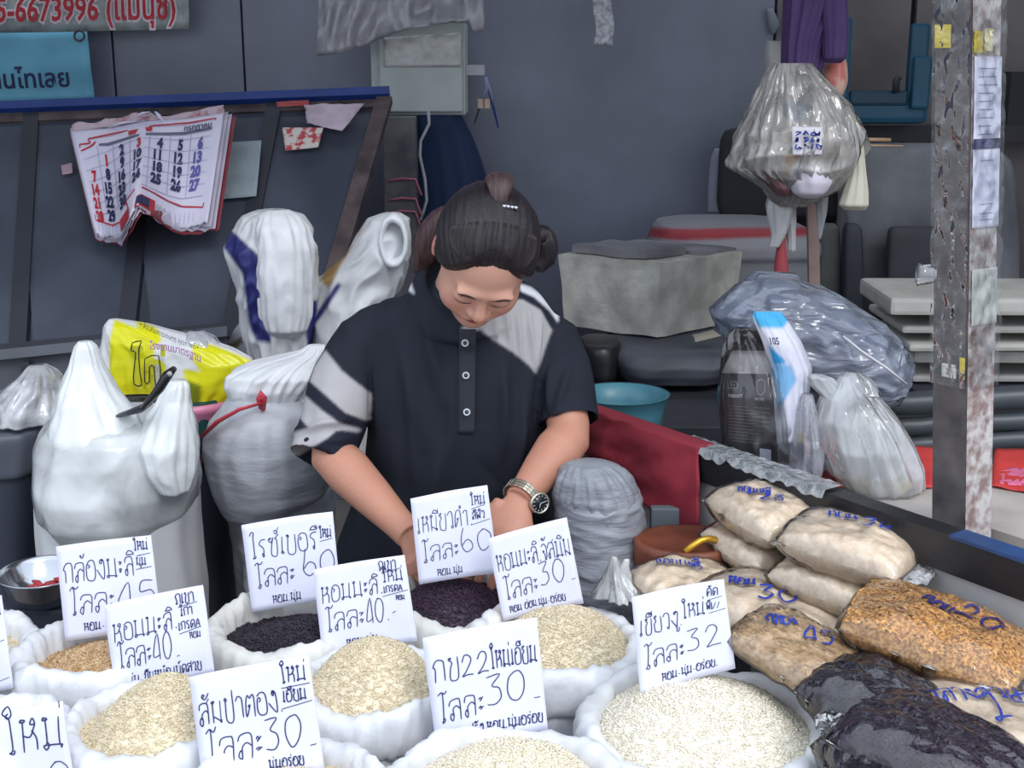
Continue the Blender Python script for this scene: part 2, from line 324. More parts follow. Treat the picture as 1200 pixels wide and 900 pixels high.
# ------------------------------------------------ shell
struct(G().box((0, 3, -.03), (9, 9, .06)).out('floor', m_floor, None, False))
WY = 4.6
def wx(px): return at(px, 100, WY).x
wall = struct(G().box((0, WY + .09, 1.6), (8, .1, 3.3)).out('wall_back', m_dark, None, False))
edges = [-1400, -760, -330, 135, 287, 905]
for i in range(len(edges) - 1):
    a, b = wx(edges[i]) + .003, wx(edges[i + 1]) - .003
    G().box(((a + b) / 2, WY + .02, 1.6), (b - a, .04, 3.2), bev=.004).out('wall_panel', m_wall, wall, False)
for a, b in ((905, 1062), (1066, 1420), (1424, 2100)):
    a, b = wx(a) + .004, wx(b) - .004
    G().box(((a + b) / 2, WY + .015, 1.6), (b - a, .05, 3.2), bev=.004).out('wall_panel', m_wallr, wall, False)
struct(G().box((0, 3.05, 2.72), (8, 1.9, .06)).out('added_shade_roof', mat('added_roof_sheet', (120, 122, 128), .6), None, False))  # unseen roof added to darken the back; its rear gap lights the wall top
struct(G().box((-2.75, 3.5, 1.35), (.08, 2.6, 2.7)).out('wall_left', m_wall, None, False))
struct(G().box((3.3, 3.5, 1.35), (.08, 2.6, 2.7)).out('wall_right', m_wallr, None, False))
# ------------------------------------------------ rice stand and side rail
def prism(P, z0, z1, g=None):
    g = g or G(); n = len(P)
    V = [(p[0], p[1], z0) for p in P] + [(p[0], p[1], z1) for p in P]
    return g.add(V, [tuple(range(n))[::-1], tuple(range(n, 2 * n))] + [(i, (i + 1) % n, n + (i + 1) % n, n + i) for i in range(n)])
m_wood = mat('worn_board', (112, 98, 88), .8, 0, .2, 10, .3, 30)
st = thing('rice_stand', 'low wooden stand that carries the open rice sacks', 'stand', (-.2, 1.5, 0))
for k in range(7):
    yk = 1.14 + k * .13; xr = min(.405, .35 - (yk - 1.8) * .8)
    G().box(((-1.03 + xr) / 2, yk, .39), (xr + 1.03, .122, .03), bev=.004).out('plank', m_wood, st, False)
for sx, sy in ((-1, 1.1), (-1, 1.9), (.36, 1.1), (.2, 1.9)): G().box((sx, sy, .187), (.05, .05, .374)).out('leg', m_wood, st, False)

# rail: along the top of the side partition
ZR = .98
ra, rb = atz(655, 470, ZR), atz(1290, 688, ZR)
rd = (rb - ra).normalized(); rn = Vector((-rd.y, rd.x, 0)) * -1
if rn.y < 0: rn = -rn
def rp(t, off=0., z=0.): return ra + (rb - ra) * t + rn * off + Vector((0, 0, z))
ct = thing('side_counter', 'dark side counter board under the packed rice bags', 'counter', (.62, 1.5, 0))
cp = [atz(x, y, .79) for x, y in ((1330, 1010), (1010, 1010), (1000, 862), (975, 797), (915, 752), (862, 705), (768, 665))] + [rp(.40, .008), rp(1., .008)]
prism([(p.x, p.y) for p in cp], .755, .79).out('counter_top', mat('counter_cloth', (58, 58, 64), .8), ct, False)
for p in (rp(.5, -.05), rp(.9, -.05), Vector((.46, 1.2, 0))): G().box((p.x, p.y, .3775), (.03, .03, .755)).out('leg', m_dark, ct, False)
rail = thing('side_partition', 'black wooden partition rail running diagonally beside the packed rice bags', 'partition', rp(.5, 0, -.98))
def railbox(t0, t1, o0, o1, z0, z1, m, nm):
    return G().hexa([rp(t0, o0, z0), rp(t1, o0, z0), rp(t1, o1, z0), rp(t0, o1, z0), rp(t0, o0, z1), rp(t1, o0, z1), rp(t1, o1, z1), rp(t0, o1, z1)]).out(nm, m, rail, False)
railbox(0, 1, 0, .035, -.055, 0, m_black, 'top_rail')
railbox(0, 1, .012, .03, -.98, -.055, mat('grey_board', (196, 195, 196), .6, 0, .12, 5, .2, 20), 'lower_board')
bt = railbox(.80, .99, -.0008, .0355, -.004, .0008, mat('dull_blue', (44, 76, 128), .5, 0, .2, 14), 'blue_edge_strip'); bt['label'] = 'blue painted stretch of the rail'
def tapef(u, v):
    p = rp(.30 + u * .30, -.006 + v * .048, .004 + .003 * nz(u * 30, v * 8)); p.z -= .02 * max(0, .12 - v) * 5 * (1 + nz(u * 14, 3)); return p
tp = G().grid(tapef, 60, 8).out('tape_wrap', film('tape_film', (225, 230, 235), .35, .15, .9, 60), rail); tp['label'] = 'clear tape wrapped over the rail'
# ------------------------------------------------ post with taped papers
YP = 1.75
ptop, pbot = at(1141, -60, YP), at(1131, 640, YP)
ax = (ptop - pbot).normalized(); pb2 = pbot - ax * (pbot.z / ax.z); pt2 = pbot + ax * ((2.6 - pbot.z) / ax.z)
m_post = mat('post_left', (104, 98, 98), .6, 0, .25, 14, .5, 22, (62, 58, 60), .006)  # left face gets a darker grey than the other faces
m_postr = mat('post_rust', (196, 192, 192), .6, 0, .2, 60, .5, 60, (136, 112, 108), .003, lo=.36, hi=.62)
post = thing('market_post', 'square steel post wrapped in clear tape and notices on the right', 'post', pb2)
fl = Vector((-.66, .75, 0)).normalized(); fr_ = Vector((.84, .54, 0)).normalized()
wl, wr = .053, .058
def pf(face, s, h, o=0.):  # point on a face: s 0..1 from the near edge outward, h = pixel row
    b = at(1131 + (640 - h) * .010, h, YP) ; b = pbot + ax * ((at(1131, h, YP).z - pbot.z) / ax.z)
    d = (fl * wl if face == 'l' else fr_ * wr); n = (Vector((-.75, -.66, 0)) if face == 'l' else Vector((.54, -.84, 0)))
    return b + d * s + n * o
def qd(a, b, c, d): return [a, b, c, d]
c0 = [pb2, pb2 + fr_ * wr, pb2 + fr_ * wr + fl * wl, pb2 + fl * wl]; c1 = [p + (pt2 - pb2) for p in c0]
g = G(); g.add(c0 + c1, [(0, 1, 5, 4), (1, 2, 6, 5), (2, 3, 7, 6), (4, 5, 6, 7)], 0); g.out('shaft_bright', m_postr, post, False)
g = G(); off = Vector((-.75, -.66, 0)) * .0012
g.add([c0[3] + off, c0[0] + off, c1[0] + off, c1[3] + off, c0[3], c0[0], c1[0], c1[3]], [(0, 1, 2, 3), (0, 4, 5, 1), (3, 2, 6, 7)]); x = g.out('shaft_dark', m_post, post, False); x['label'] = 'darker left face of the post'
def notice(face, s0, s1, h0, h1, m, nm, cr=.0008, lab=None, o=.002, wav=1.):
    fn = lambda u, v: pf(face, s0 + (s1 - s0) * u, h1 + (h0 - h1) * v, o + cr * wav * nz(u * 3 + h0, v * 6) + cr)
    x = G().grid(fn, 12, 24, thick=.0006).out(nm, m, post); 
    if lab: x['label'] = lab
    return fn
nf = notice('r', .04, 1.0, 66, 168, m_card, 'notice_paper', lab='upper white notice under tape')
g = G(); rr = random.Random(4)
for k in range(9):
    v = .1 + k * .095
    ink(g, [[(.14, v), (.6 + .25 * rr.random(), v)]], sfn(nf), .03, 2.2, .0012)
g.out('lettering', mat('grey_print', (150, 156, 172), .6, bump=0), post, False)
notice('r', .03, .99, 163, 175, mat('notice_band', (80, 84, 150), .5, 0, .4, 40, 0), 'notice_band', lab='blue band across the notices', o=.003)
nf2 = notice('r', .03, .99, 175, 268, m_card, 'notice_paper', lab='lower white notice under tape')
g = G()
for k in range(4):
    v = (.85, .3, .18, .1)[k]
    ink(g, [[(.25, v), (.75, v)]], sfn(nf2), .03, 2.2, .0012)
g.out('lettering', MATS['grey_print'], post, False)
notice('r', .06, .98, 316, 383, mat('blank_paper', (214, 218, 214), .6, 0, .06, 20), 'notice_paper', lab='blank grey-white paper strip')
notice('r', .0, .45, 36, 62, mat('yellow_tape', (222, 200, 70), .5, 0, .1, 12), 'yellow_tape', .0015, 'yellow tape scraps')
notice('l', .55, 1.0, 28, 56, MATS['yellow_tape'], 'yellow_tape', .0015)
notice('l', .05, .2, 420, 445, MATS['yellow_tape'], 'yellow_tape', .001)
notice('l', .3, .72, 430, 446, MATS['blank_paper'], 'paper_scrap', .001)
notice('r', .3, .6, 33, 60, mat('cream_paper', (232, 224, 180), .6), 'paper_scrap', .002, None, .004)
tf = film('post_tape', (200, 204, 210), .05, .10, .9, 40, .05, .005, (1, 1, .6))
for face in 'lr':
    fn = lambda u, v: pf(face, -.02 + 1.04 * u, 455 - 560 * v, .0085 + .004 * nz(u * 5 + 7, v * 26) + .002 * nz(u * 9, v * 60))
    G().grid(fn, 16, 130).out('clear_tape', tf, post)
pk = at(1086, 322, YP)
g = G(); g.loft([[pk + Vector((.012 * q + .004 * nz(k, q), .01 * math.cos(k * .8) * (1 - q * .3), (.014 - .003 * q) * math.sin(k * .8) + .003 * nz(k * 3, q))) for k in range(8)] for q in (1, .3, -.5, -1)])
g.out('tape_knot', film('knot_film', (200, 200, 204), haze=.2), post)
# ------------------------------------------------ open rice sacks
def grains(heapf, Rr, cx, cy, n, L, Wd, m, parent, seed, name='rice_grains'):
    rs = np.random.RandomState(seed)
    r = Rr * np.sqrt(rs.rand(n)); a = rs.rand(n) * 2 * math.pi
    X = cx + r * np.cos(a); Y = cy + r * np.sin(a)
    Z = np.array([heapf(x, y) for x, y in zip(X, Y)]) + rs.rand(n) * Wd * .5
    th = rs.rand(n) * 2 * math.pi; tl = (rs.rand(n) - .5) * .9
    D = np.stack([np.cos(th) * np.cos(tl), np.sin(th) * np.cos(tl), np.sin(tl)], 1)
    S = np.stack([-np.sin(th), np.cos(th), np.zeros(n)], 1); U = np.cross(D, S)
    C = np.stack([X, Y, Z], 1); Lr = (L * (.8 + .4 * rs.rand(n)))[:, None] / 2; w = Wd / 2
    V = np.stack([C - D * Lr, C + S * w - D * Lr * .2, C + U * w, C - S * w + D * Lr * .2, C - U * w, C + D * Lr], 1).reshape(-1, 3)
    base = np.array([[0, 2, 1], [0, 3, 2], [0, 4, 3], [0, 1, 4], [5, 1, 2], [5, 2, 3], [5, 3, 4], [5, 4, 1]])
    Fc = (np.arange(n)[:, None, None] * 6 + base[None]).reshape(-1, 3)
    o = mk(name, V, Fc, m, parent, True); o['kind'] = 'stuff'; return o
def rice_sack(px, py, Rr, kind, label, seed, z=.80, fill=.045, n=3500, off=(0, 0), cloth=None, cuff=.034, drop=.02, tilt=0.):
    c = atz(px, py, z); cx, cy = c.x, c.y
    root = thing('rice_sack', label, 'sack', (cx, cy, .405), 'open rice sacks on the stand')
    seg = 128; rings = []
    def noi(a, s, f=1.): return nz(math.cos(a) * f + seed * 3.1, math.sin(a) * f + seed, s)
    body = [(-.395 - (z - .80), .80), (-.39 - (z - .80), .88), (-.33, .92), (-.27, .95), (-.24, .955), (-.21, .96), (-.18, .965), (-.155, .97), (-.13, .975), (-.11, .975), (-.09, .97), (-.078, .965), (-.068, .955)]
    for zz, q in body:
        rings.append([(zz, Rr * q * (1 + .02 * noi(2 * math.pi * k / seg, zz * 9, 1.2) + .05 * abs(noi(2 * math.pi * k / seg, zz * 5, 6)) + .018 * noi(2 * math.pi * k / seg, zz * 30, 5))) for k in range(seg)])
    for j in range(15):
        t = -100 + j * 25
        ring = []
        for k in range(seg):
            a = 2 * math.pi * k / seg
            w = .0165 * (1 + .45 * noi(a, 1, 2.) + .35 * noi(a, 2, 7)); h = cuff * (1 + .28 * noi(a, 3, 1.6) + .12 * noi(a, 4, 6))
            zc = -cuff + .012 * noi(a, 5, 1.3); rc = Rr * (1 + .035 * noi(a, 6, 1.1)) - .002
            ct, stt = math.cos(R(t)), math.sin(R(t))
            p = .9
            zz = zc + h * math.copysign(abs(stt) ** p, stt); r = rc + w * math.copysign(abs(ct) ** .8, ct)
            zz += .005 * noi(a, t * .03, 9); r += .0045 * noi(a, t * .025 + 9, 11) + .004 * (abs(noi(a, t * .012 + 4, 6)) - .3)
            ring.append((zz, r))
        rings.append(ring)
    rings.append([(-.10, Rr * .93) for k in range(seg)])
    V = []
    for ring in rings:
        V.append([Vector((cx + r * math.cos(2 * math.pi * k / seg), cy + r * math.sin(2 * math.pi * k / seg), z + zz)) for k, (zz, r) in enumerate(ring)])
    G().loft(V, True, False).out('woven_sack', cloth or m_woven, root)
    Ri = Rr * .91
    ox, oy = off
    def hf(x, y):
        dx, dy = x - cx, y - cy; q = min(1, math.hypot(dx, dy) / Ri); d2 = math.hypot(dx - ox * Rr, dy - oy * Rr) / Ri
        hh = fill * max(0, 1 - d2 ** 1.7 / 1.25) * (1 - q ** 6)
        return z - drop - .014 + hh + .0035 * nz(x * 26 + seed, y * 26)
    P = [Vector((cx, cy, hf(cx, cy)))]; Fc = []; nr, ns = 16, 48
    for i in range(1, nr + 1):
        for k in range(ns):
            a = 2 * math.pi * k / ns; x, y = cx + Ri * i / nr * math.cos(a), cy + Ri * i / nr * math.sin(a); P.append(Vector((x, y, hf(x, y))))
    Fc += [(0, 1 + k, 1 + (k + 1) % ns) for k in range(ns)]
    for i in range(nr - 1):
        for k in range(ns): Fc.append((1 + i * ns + k, 1 + (i + 1) * ns + k, 1 + (i + 1) * ns + (k + 1) % ns, 1 + i * ns + (k + 1) % ns))
    mk('rice_heap', P, Fc, RICE[kind], root)
    grains(hf, Ri * .985, cx, cy, n, .0072, .0027, RICE[kind], root, seed)
    return root
rice_sack(825, 838, .149, 'white', 'open white sack of round white rice behind the card priced 32', 1, fill=.055, n=7000, drop=.006)
rice_sack(592, 925, .142, 'new', 'open sack of pale rice at the front edge behind the card priced 22 and 30', 2, fill=.055, n=6000, drop=.01, off=(.1, .2))
rice_sack(648, 746, .122, 'jasmine', 'open white sack of cream rice behind the right-hand card of the middle row', 3, fill=.058, n=4400, drop=.006, off=(.2, 0))
rice_sack(532, 696, .106, 'purple', 'open sack of purple black rice just in front of the woman\'s hands', 4, fill=.042, n=3600, drop=.012, off=(0, 0), cloth=m_woven2)
rice_sack(328, 727, .104, 'black', 'open sack of black rice left of the purple rice sack', 5, fill=.03, n=3600, drop=.02, off=(.5, 0), cloth=m_woven2)
rice_sack(432, 795, .103, 'jasmine', 'open white sack with a tall heap of cream rice in the centre of the stand', 6, fill=.075, n=3900, drop=.006, off=(.1, .0))
rice_sack(104, 754, .094, 'brown', 'open sack of brown rice, the only brown loose rice on the stand', 7, fill=.03, n=3000, drop=.02, off=(.4, 0))
rice_sack(172, 838, .100, 'jasmine', 'open sack of cream rice in front of the brown rice sack', 8, fill=.065, n=3900, drop=.006, off=(.3, .1))
rice_sack(335, 918, .112, 'jasmine', 'open sack at the front edge mostly hidden by the card priced 30 on the left', 9, fill=.03, n=2500, drop=.02)
rice_sack(-42, 748, .095, 'jasmine', 'white sack cut by the left edge of the photo, beside the brown rice', 10, fill=.02, n=600)
rice_sack(-6, 848, .080, 'new', 'sack of pale rice in the bottom left corner', 11, fill=.03, n=1800, drop=.014)
# ------------------------------------------------ handwritten price cards
def card(TL, TR, BR, BL, Y, label, lines, lean=.03, bend=.004, hid=None, wid=.0105):
    P = {'bl': at(*BL, Y), 'br': at(*BR, Y), 'tl': at(*TL, Y + lean), 'tr': at(*TR, Y + lean)}
    W_ = (P['tr'] - P['tl']).length; H_ = (P['tl'] - P['bl']).length
    def fn(u, v):
        p = (P['bl'] * (1 - u) + P['br'] * u) * (1 - v) + (P['tl'] * (1 - u) + P['tr'] * u) * v
        p.y += bend * (math.sin(u * 3.1) * 1. + .5 * nz(u * 2 + Y * 9, v * 2) + .5 * math.cos(v * 3)); return p
    root = thing('price_card', label, 'sign', tuple((P['bl'] + P['br']) / 2), 'handwritten price cards in the rice sacks')
    G().grid(fn, 14, 14, thick=.0014).out('card', m_card, root)
    s = sfn(fn); g = G()
    for i, (txt, x, y, h, wx_, *rest) in enumerate(lines):
        if txt == '~':
            ink(g, [[(x, y), (h, wx_)]], s, wid * .9, H_ / W_); continue
        # h in u units; convert so letters keep their shape
        ls, _ = strokes(txt, 0, 0, h, wx_, rest[1] if len(rest) > 1 else .06, .3, i + int(Y * 100))
        ls = [[(x + a, y + b * W_ / H_ + a * 0) for a, b in P_] for P_ in ls]
        mx = max([u for P_ in ls for u, v in P_] + [x + .01]); lim = min([.965] + [q[1] - .02 for q in lines if q[0] != '~' and q[1] > x + .15 and q[2] < y + h * 1.2 and q[2] + q[3] > y]); sq = min(1, (lim - x) / (mx - x)); ls = [[(x + (u - x) * sq, v) for u, v in P_] for P_ in ls]
        ink(g, ls, s, (rest[0] if rest and rest[0] else wid), H_ / W_, .0007)
    g.out('handwriting', m_ink, root, False)
    return root
card((66, 640), (177, 627), (190, 740), (76, 752), 1.70, 'price card for brown rice, 45, leftmost complete card in the back row',
     [('กล้องมะลิ', .05, .60, .20, .82), ('ใหม่', .80, .86, .09, .8, .011), ('นุ่ม', .81, .70, .08, .8, .011), ('~', .80, .66, .97, .68), ('~', .82, .80, .97, .82), ('โลละ', .08, .26, .20, 1.0), ('45', .56, .28, .25, 1.3), ('หอม-นุ่ม', .2, .08, .08, .9, .011)])
card((122, 709), (238, 685), (251, 790), (135, 818), 1.60, 'price card reading 40 in front of the brown rice card',
     [('หอมมะลิ.', .05, .58, .17, .82), ('ภูเขา', .70, .84, .10, .8, .011), ('เก่า', .74, .70, .08, .9, .011), ('เกรดA', .70, .55, .08, .85, .011), ('หอม', .80, .44, .06, .8, .009), ('~', .72, .80, .92, .83), ('~', .70, .51, .93, .55), ('โลละ', .07, .27, .19, .95), ('40_', .42, .28, .26, 1.3), ('นุ่ม-ขึ้นหม้อ.เม็ดสวย', .14, .08, .085, .8, .011)])
card((283, 615), (390, 599), (399, 702), (295, 719), 1.80, 'price card for black rice, 60, back row between the brown and the centre cards',
     [('ไรซ์เบอรี่', .06, .60, .19, .95), ('ใหม่', .83, .72, .09, .7, .011), ('~', .83, .68, .97, .70), ('โลละ', .08, .26, .19, .95), ('60', .60, .30, .26, 1.3), ('หอม.นุ่ม', .24, .06, .08, .9, .011)])
card((367, 667), (474, 650), (489, 752), (378, 771), 1.69, 'price card reading 40 in the tall heap of cream rice in the centre',
     [('หอมมะลิ.', .05, .60, .17, .82), ('ภูเขา', .70, .86, .10, .8, .011), ('ใหม่', .72, .72, .12, .9, .011), ('เกรดA', .72, .60, .07, .9, .011), ('หอม', .84, .50, .05, .8, .009), ('~', .72, .83, .94, .86), ('~', .70, .56, .98, .60), ('โลละ', .07, .27, .19, .92), ('40.-', .50, .28, .26, 1.05), ('หอม นุ่ม', .26, .06, .08, .9, .011)])
card((222, 793), (362, 767), (380, 905), (238, 928), 1.365, 'large price card reading 30 with a small stamp of writing, front left',
     [('สันป่าตอง.', .04, .56, .18, .78), ('ใหม่', .74, .80, .12, .85, .011), ('เอี่ยม', .74, .64, .09, .8, .011), ('~', .74, .76, .98, .77), ('~', .72, .58, .98, .62), ('โลละ', .06, .20, .21, .98), ('30_', .54, .24, .26, 1.2), ('นุ่มอร่อย', .55, .08, .07, .9, .011)])
card((481, 584), (571, 568), (584, 672), (491, 686), 1.83, 'price card reading 60 standing in the purple black rice',
     [('เหนียวดำ.', .05, .58, .20, .72), ('ใหม่', .76, .80, .11, .8, .011), ('ลีผิว', .76, .64, .09, .8, .011), ('~', .76, .76, .94, .79), ('~', .74, .58, .98, .62), ('โลละ', .07, .24, .20, .98), ('60', .56, .28, .26, 1.4), ('หอม.นุ่ม', .24, .06, .08, .9, .011)])
card((571, 631), (664, 606), (684, 708), (590, 729), 1.755, 'price card reading 30 right of the woman\'s watch hand',
     [('หอมมะลิ.จัสมิน', .05, .58, .19, .62), ('โลละ', .08, .24, .20, .9), ('30_', .52, .30, .27, 1.2), ('หอม อ่อน.นุ่ม-อร่อย', .10, .08, .075, .85, .011)])
card((495, 747), (629, 723), (642, 856), (512, 884), 1.445, 'large price card reading 22 and 30, front centre',
     [('กข22', .05, .60, .19, .92), ('ใหม่เอี่ยม', .56, .62, .15, .62), ('โลละ', .06, .24, .19, .98), ('30_', .48, .30, .27, 1.2), ('นาปรัง.หอม.นุ่มอร่อย', .2, .08, .08, .85, .011)])
card((740, 699), (848, 678), (862, 784), (751, 818), 1.50, 'price card reading 32 in the round white rice, rightmost card',
     [('เขี้ยวงู.', .05, .60, .17, .82), ('ใหม่', .52, .66, .15, .85), ('คัด', .80, .84, .09, .9, .011), ('พิเศษ', .78, .70, .08, .7, .011), ('~', .80, .80, .96, .82), ('~', .80, .66, .98, .68), ('โลละ', .07, .25, .19, .98), ('32.', .52, .30, .25, 1.2), ('หอม-นุ่ม-อร่อย.', .24, .08, .08, .85, .011)])
card((-95, 715), (2, 697), (15, 808), (-80, 830), 1.60, 'sliver of a price card at the left edge of the photo',
     [('ใหม่', .8, .80, .1, .8, .011), ('~', .8, .5, .97, .53), ('~', .8, .1, .97, .13)])
card((-55, 845), (74, 821), (87, 928), (-40, 950), 1.36, 'price card cut by the bottom left corner with one large word',
     [('ใหม่', .42, .50, .28, .95, .014), ('0', .74, .02, .26, 1.2)])
# ------------------------------------------------ leaning glazed rack at the left
rack = thing('leaning_rack', 'dark framed glazed rack with a blue top edge leaning behind the sacks on the left', 'rack', at(150, 400, 3.25))
def rk(px, py):  # the rack's own plane, bottom nearer
    t = (py - 118) / 290; return at(px, py, 3.9 - .6 * t)
def rbar(a, b, w, m, nm, d=.03, lab=None, o=0.):
    A, B = rk(*a), rk(*b); t = (B - A).normalized(); n = Vector((0, -.72, .69)); s = t.cross(n).normalized() * w / 2; n = n * d / 2; f = n * o
    x = G().hexa([A - s - n + f, A + s - n + f, B + s - n + f, B - s - n + f, A - s + n + f, A + s + n + f, B + s + n + f, B - s + n + f]).out(nm, m, rack, False)
    if lab: x['label'] = lab
    return x
rbar((-60, 132), (457, 112), .03, m_blue, 'top_rail', .05, 'blue painted top rail')
rbar((-60, 145), (450, 124), .03, m_rust, 'top_rail', .03)
for a, b in (((38, 135), (22, 412)), ((178, 132), (148, 402)), ((322, 124), (270, 392)), ((451, 116), (372, 388))):
    rbar(a, b, .045, m_rust if a[0] > 400 else m_dark, 'stile', .03)
rbar((-60, 422), (400, 378), .045, m_dark, 'bottom_rail', .04)
for q in ((-60, 22, -60, 38), (40, 150, 24, 178), (180, 276, 148, 322), (325, 378, 272, 451)):
    P = [rk(q[0], 415 - q[0] * .08), rk(q[1], 412 - q[1] * .09), rk(q[3], 124), rk(q[2], 132)]
    n = Vector((0, -.72, .69)) * .005
    G().hexa([p - n for p in P] + [p + n for p in P]).out('glass_panel', m_glass, rack, False)
def sheet(name, label, cat, pts, m, rel=.0, nu=14, nv=10, amp=.006, parent=None, thick=.0008, yo=-.02, fr=5.):
    """a paper or cloth between four corners TL,TR,BR,BL given as (px,py,Y)"""
    P = [at(*p) for p in pts]
    def fn(u, v):
        p = (P[3] * (1 - u) + P[2] * u) * (1 - v) + (P[0] * (1 - u) + P[1] * u) * v
        k = nz(u * fr + rel, v * fr, rel); k2 = nz(u * fr + rel + 9, v * fr, rel)
        return p + Vector((amp * .7 * k2 * (abs(2 * u - 1) > .9 or 1), yo + amp * 2 * k, amp * .8 * k2))
    o = G().grid(fn, nu, nv, thick=thick).out(name, m, parent)
    if parent is None: tag(o, label, cat)
    elif label: o['label'] = label
    return o, fn
rkY = lambda py: 3.9 - .6 * (py - 118) / 290 - .03
def rs_(pts): return [(x, y, rkY(y)) for x, y in pts]
sheet('pink_cloth', 'pale pink cloth scrap tucked under the blue rail of the rack', 'cloth', rs_([(358, 122), (428, 121), (402, 153), (361, 144)]), mat('pink_cloth', (214, 196, 212), .8), 2)
sheet('torn_sticker', 'torn cream and red sticker on the rack below the pink cloth', 'sticker', rs_([(332, 149), (380, 149), (374, 172), (336, 176)]), mat('sticker', (214, 206, 200), .6, 0, .3, 40, 0, rgb2=(190, 70, 76), lo=.42, hi=.5), 3, amp=.001)
sheet('paper_scrap', 'pale green-grey paper pasted on the rack right of the calendar', 'paper', rs_([(255, 167), (308, 164), (302, 229), (256, 233)]), mat('green_paper', (158, 172, 180), .6, 0, .12, 12), 4, amp=.001)
sheet('paper_scrap', 'tiny pink sticker left of the calendar on the rack', 'sticker', rs_([(74, 193), (87, 190), (88, 202), (76, 204)]), mat('pink_paper', (190, 160, 176), .6), 5, amp=.001)
sheet('red_strip', 'red strip of tape under the blue rail above the torn sticker', 'tape', rs_([(325, 119), (363, 117), (363, 123), (326, 125)]), mat('red_tape', (186, 84, 84), .5), 6, amp=.002)
# table frame visible under the rack
tb = thing('metal_table', 'grey metal table under the leaning rack', 'table', at(100, 430, 3.2))
G().hexa([at(-60, 428, 2.95), at(266, 394, 2.95), at(266, 394, 3.15), at(-60, 428, 3.15), at(-60, 416, 2.95), at(266, 382, 2.95), at(266, 382, 3.15), at(-60, 416, 3.15)]).out('table_rail', mat('grey_steel', (118, 124, 134), .4, .3, .15, 9), tb, False)
G().hexa([at(-60, 520, 2.98), at(266, 502, 2.98), at(266, 502, 3.02), at(-60, 520, 3.02), at(-60, 425, 2.98), at(266, 392, 2.98), at(266, 392, 3.02), at(-60, 425, 3.02)]).out('table_apron', mat('grey_apron', (92, 96, 106), .6), tb, False)
for x in (25, 80): G().hexa([at(x, 560, 2.95), at(x + 9, 560, 2.95), at(x + 9, 560, 2.978), at(x, 560, 2.978), at(x, 424, 2.95), at(x + 9, 424, 2.95), at(x + 9, 424, 2.978), at(x, 424, 2.978)]).out('leg', m_dark, tb, False)
# ------------------------------------------------ wall calendar, curled
cal = thing('wall_calendar', 'curled month calendar with red frame and big numerals hanging from the blue rail', 'calendar', at(170, 280, 3.75))
TLc = [(82, 150), (125, 147), (168, 140), (215, 136), (263, 128)]   # top edge
BLc = [(112, 275), (140, 280), (160, 240), (205, 268), (243, 262)]  # bottom edge (left lobe dips, centre is pushed up)
def interp(P, u):
    u = max(0, min(.9999, u)) * (len(P) - 1); i = int(u); t = u - i; t = t * t * (3 - 2 * t) if 0 else t
    return (P[i][0] * (1 - t) + P[i + 1][0] * t, P[i][1] * (1 - t) + P[i + 1][1] * t)
def calf(o=0., ext=0.):
    def fn(u, v):
        a = interp(TLc, u); b = interp(BLc, u)
        x = a[0] * v + b[0] * (1 - v); y = a[1] * v + b[1] * (1 - v)
        fold = -.10 * math.exp(-((u - .42) / .18) ** 2) * (1 - v) ** 1.2 + .05 * (1 - v) * math.cos(u * 7)
        return at(x + ext * 5 * u, y + ext * 3, 3.80 - .36 * (1 - v) ** .7 - .05 + o + fold)
    return fn
cf = calf(); cs = sfn(cf)
def pg(o, ext, m, nm, lab=None):
    f = calf(o, ext)
    def fn(u, v):
        p = f(u, v)
        if v < .1: p = p + Vector((.004 * nz(u * 30), 0, .012 * nz(u * 22, ext)))
        return p
    x = G().grid(fn, 40, 20, thick=.0008).out(nm, m, cal)
    if lab: x['label'] = lab
m_cal = mat('calendar_paper', (226, 222, 242), .6, 0, .02, 6, .1, 9)
pg(0, 0, m_cal, 'front_page')
for i in (1, 2, 3): pg(.006 * i, i * .9, mat('calendar_back_%d' % i, (214, 206, 224) if i < 3 else (150, 60, 74), .6), 'back_page', ['second page', 'third page', 'red-backed last page'][i - 1])
g = G()
fr = [[(.04, .84), (.04, .14)], [(.04, .14), (.36, .10), (.36, .22)], [(.36, .22), (.60, .22), (.95, .15)], [(.95, .15), (.955, .93)], [(.04, .84), (.12, .85), (.18, .90), (.95, .93)], [(.04, .78), (.12, .82), (.16, .86)]]
ink(g, fr, cs, .010, .72, .002); g.out('red_frame', m_red, cal, False)
g = G()
for u in (.165, .28, .41, .55, .68, .81): ink(g, [[(u, .26), (u, .55), (u, .82)]], cs, .005, .72, .0018)
for k in range(6): ink(g, [[(.05, .70 - k * .105), (.3, .78 - k * .105), (.6, .78 - k * .105), (.94, .78 - k * .105)]], cs, .004, .72, .0018)
g.out('grid_lines', mat('lilac_ink', (176, 176, 214), .6), cal, False)
colu = [.09, .205, .33, .465, .60, .73, .86]
rows = [[None, 1, 2, 3, 4, 5, 6], [7, 8, 9, 10, 11, 12, 13], [14, 15, 16, 17, 18, 19, 20], [21, 22, 23, 24, 25, 26, 27], [28, 29, 30]]
dy = [-.10, -.05, .0, .0, .0, .0, -.01]
for r_, row in enumerate(rows):
    for c_, dnum in enumerate(row):
        if dnum is None: continue
        mm = m_red if c_ == 0 or dnum in (1, 3) else (mat('violet_ink', (104, 100, 176), .6) if c_ == 6 else m_navyink)
        printed(str(dnum), cs, colu[c_] + (.0 if dnum < 10 else -.03), .69 - r_ * .122 + dy[c_] + (.03 if c_ == 0 else 0), .135, .50, mm, cal, 'numeral', .055, 1., .003)
printed('กรกฎาคม', cs, .76, .855, .07, .72, m_navyink, cal, 'lettering', .02, .9, .003)
g = G()
ink(g, [[(.40, .875), (.56, .885)]], cs, .045, .72, .003); g.out('header_badge', m_red, cal, False)
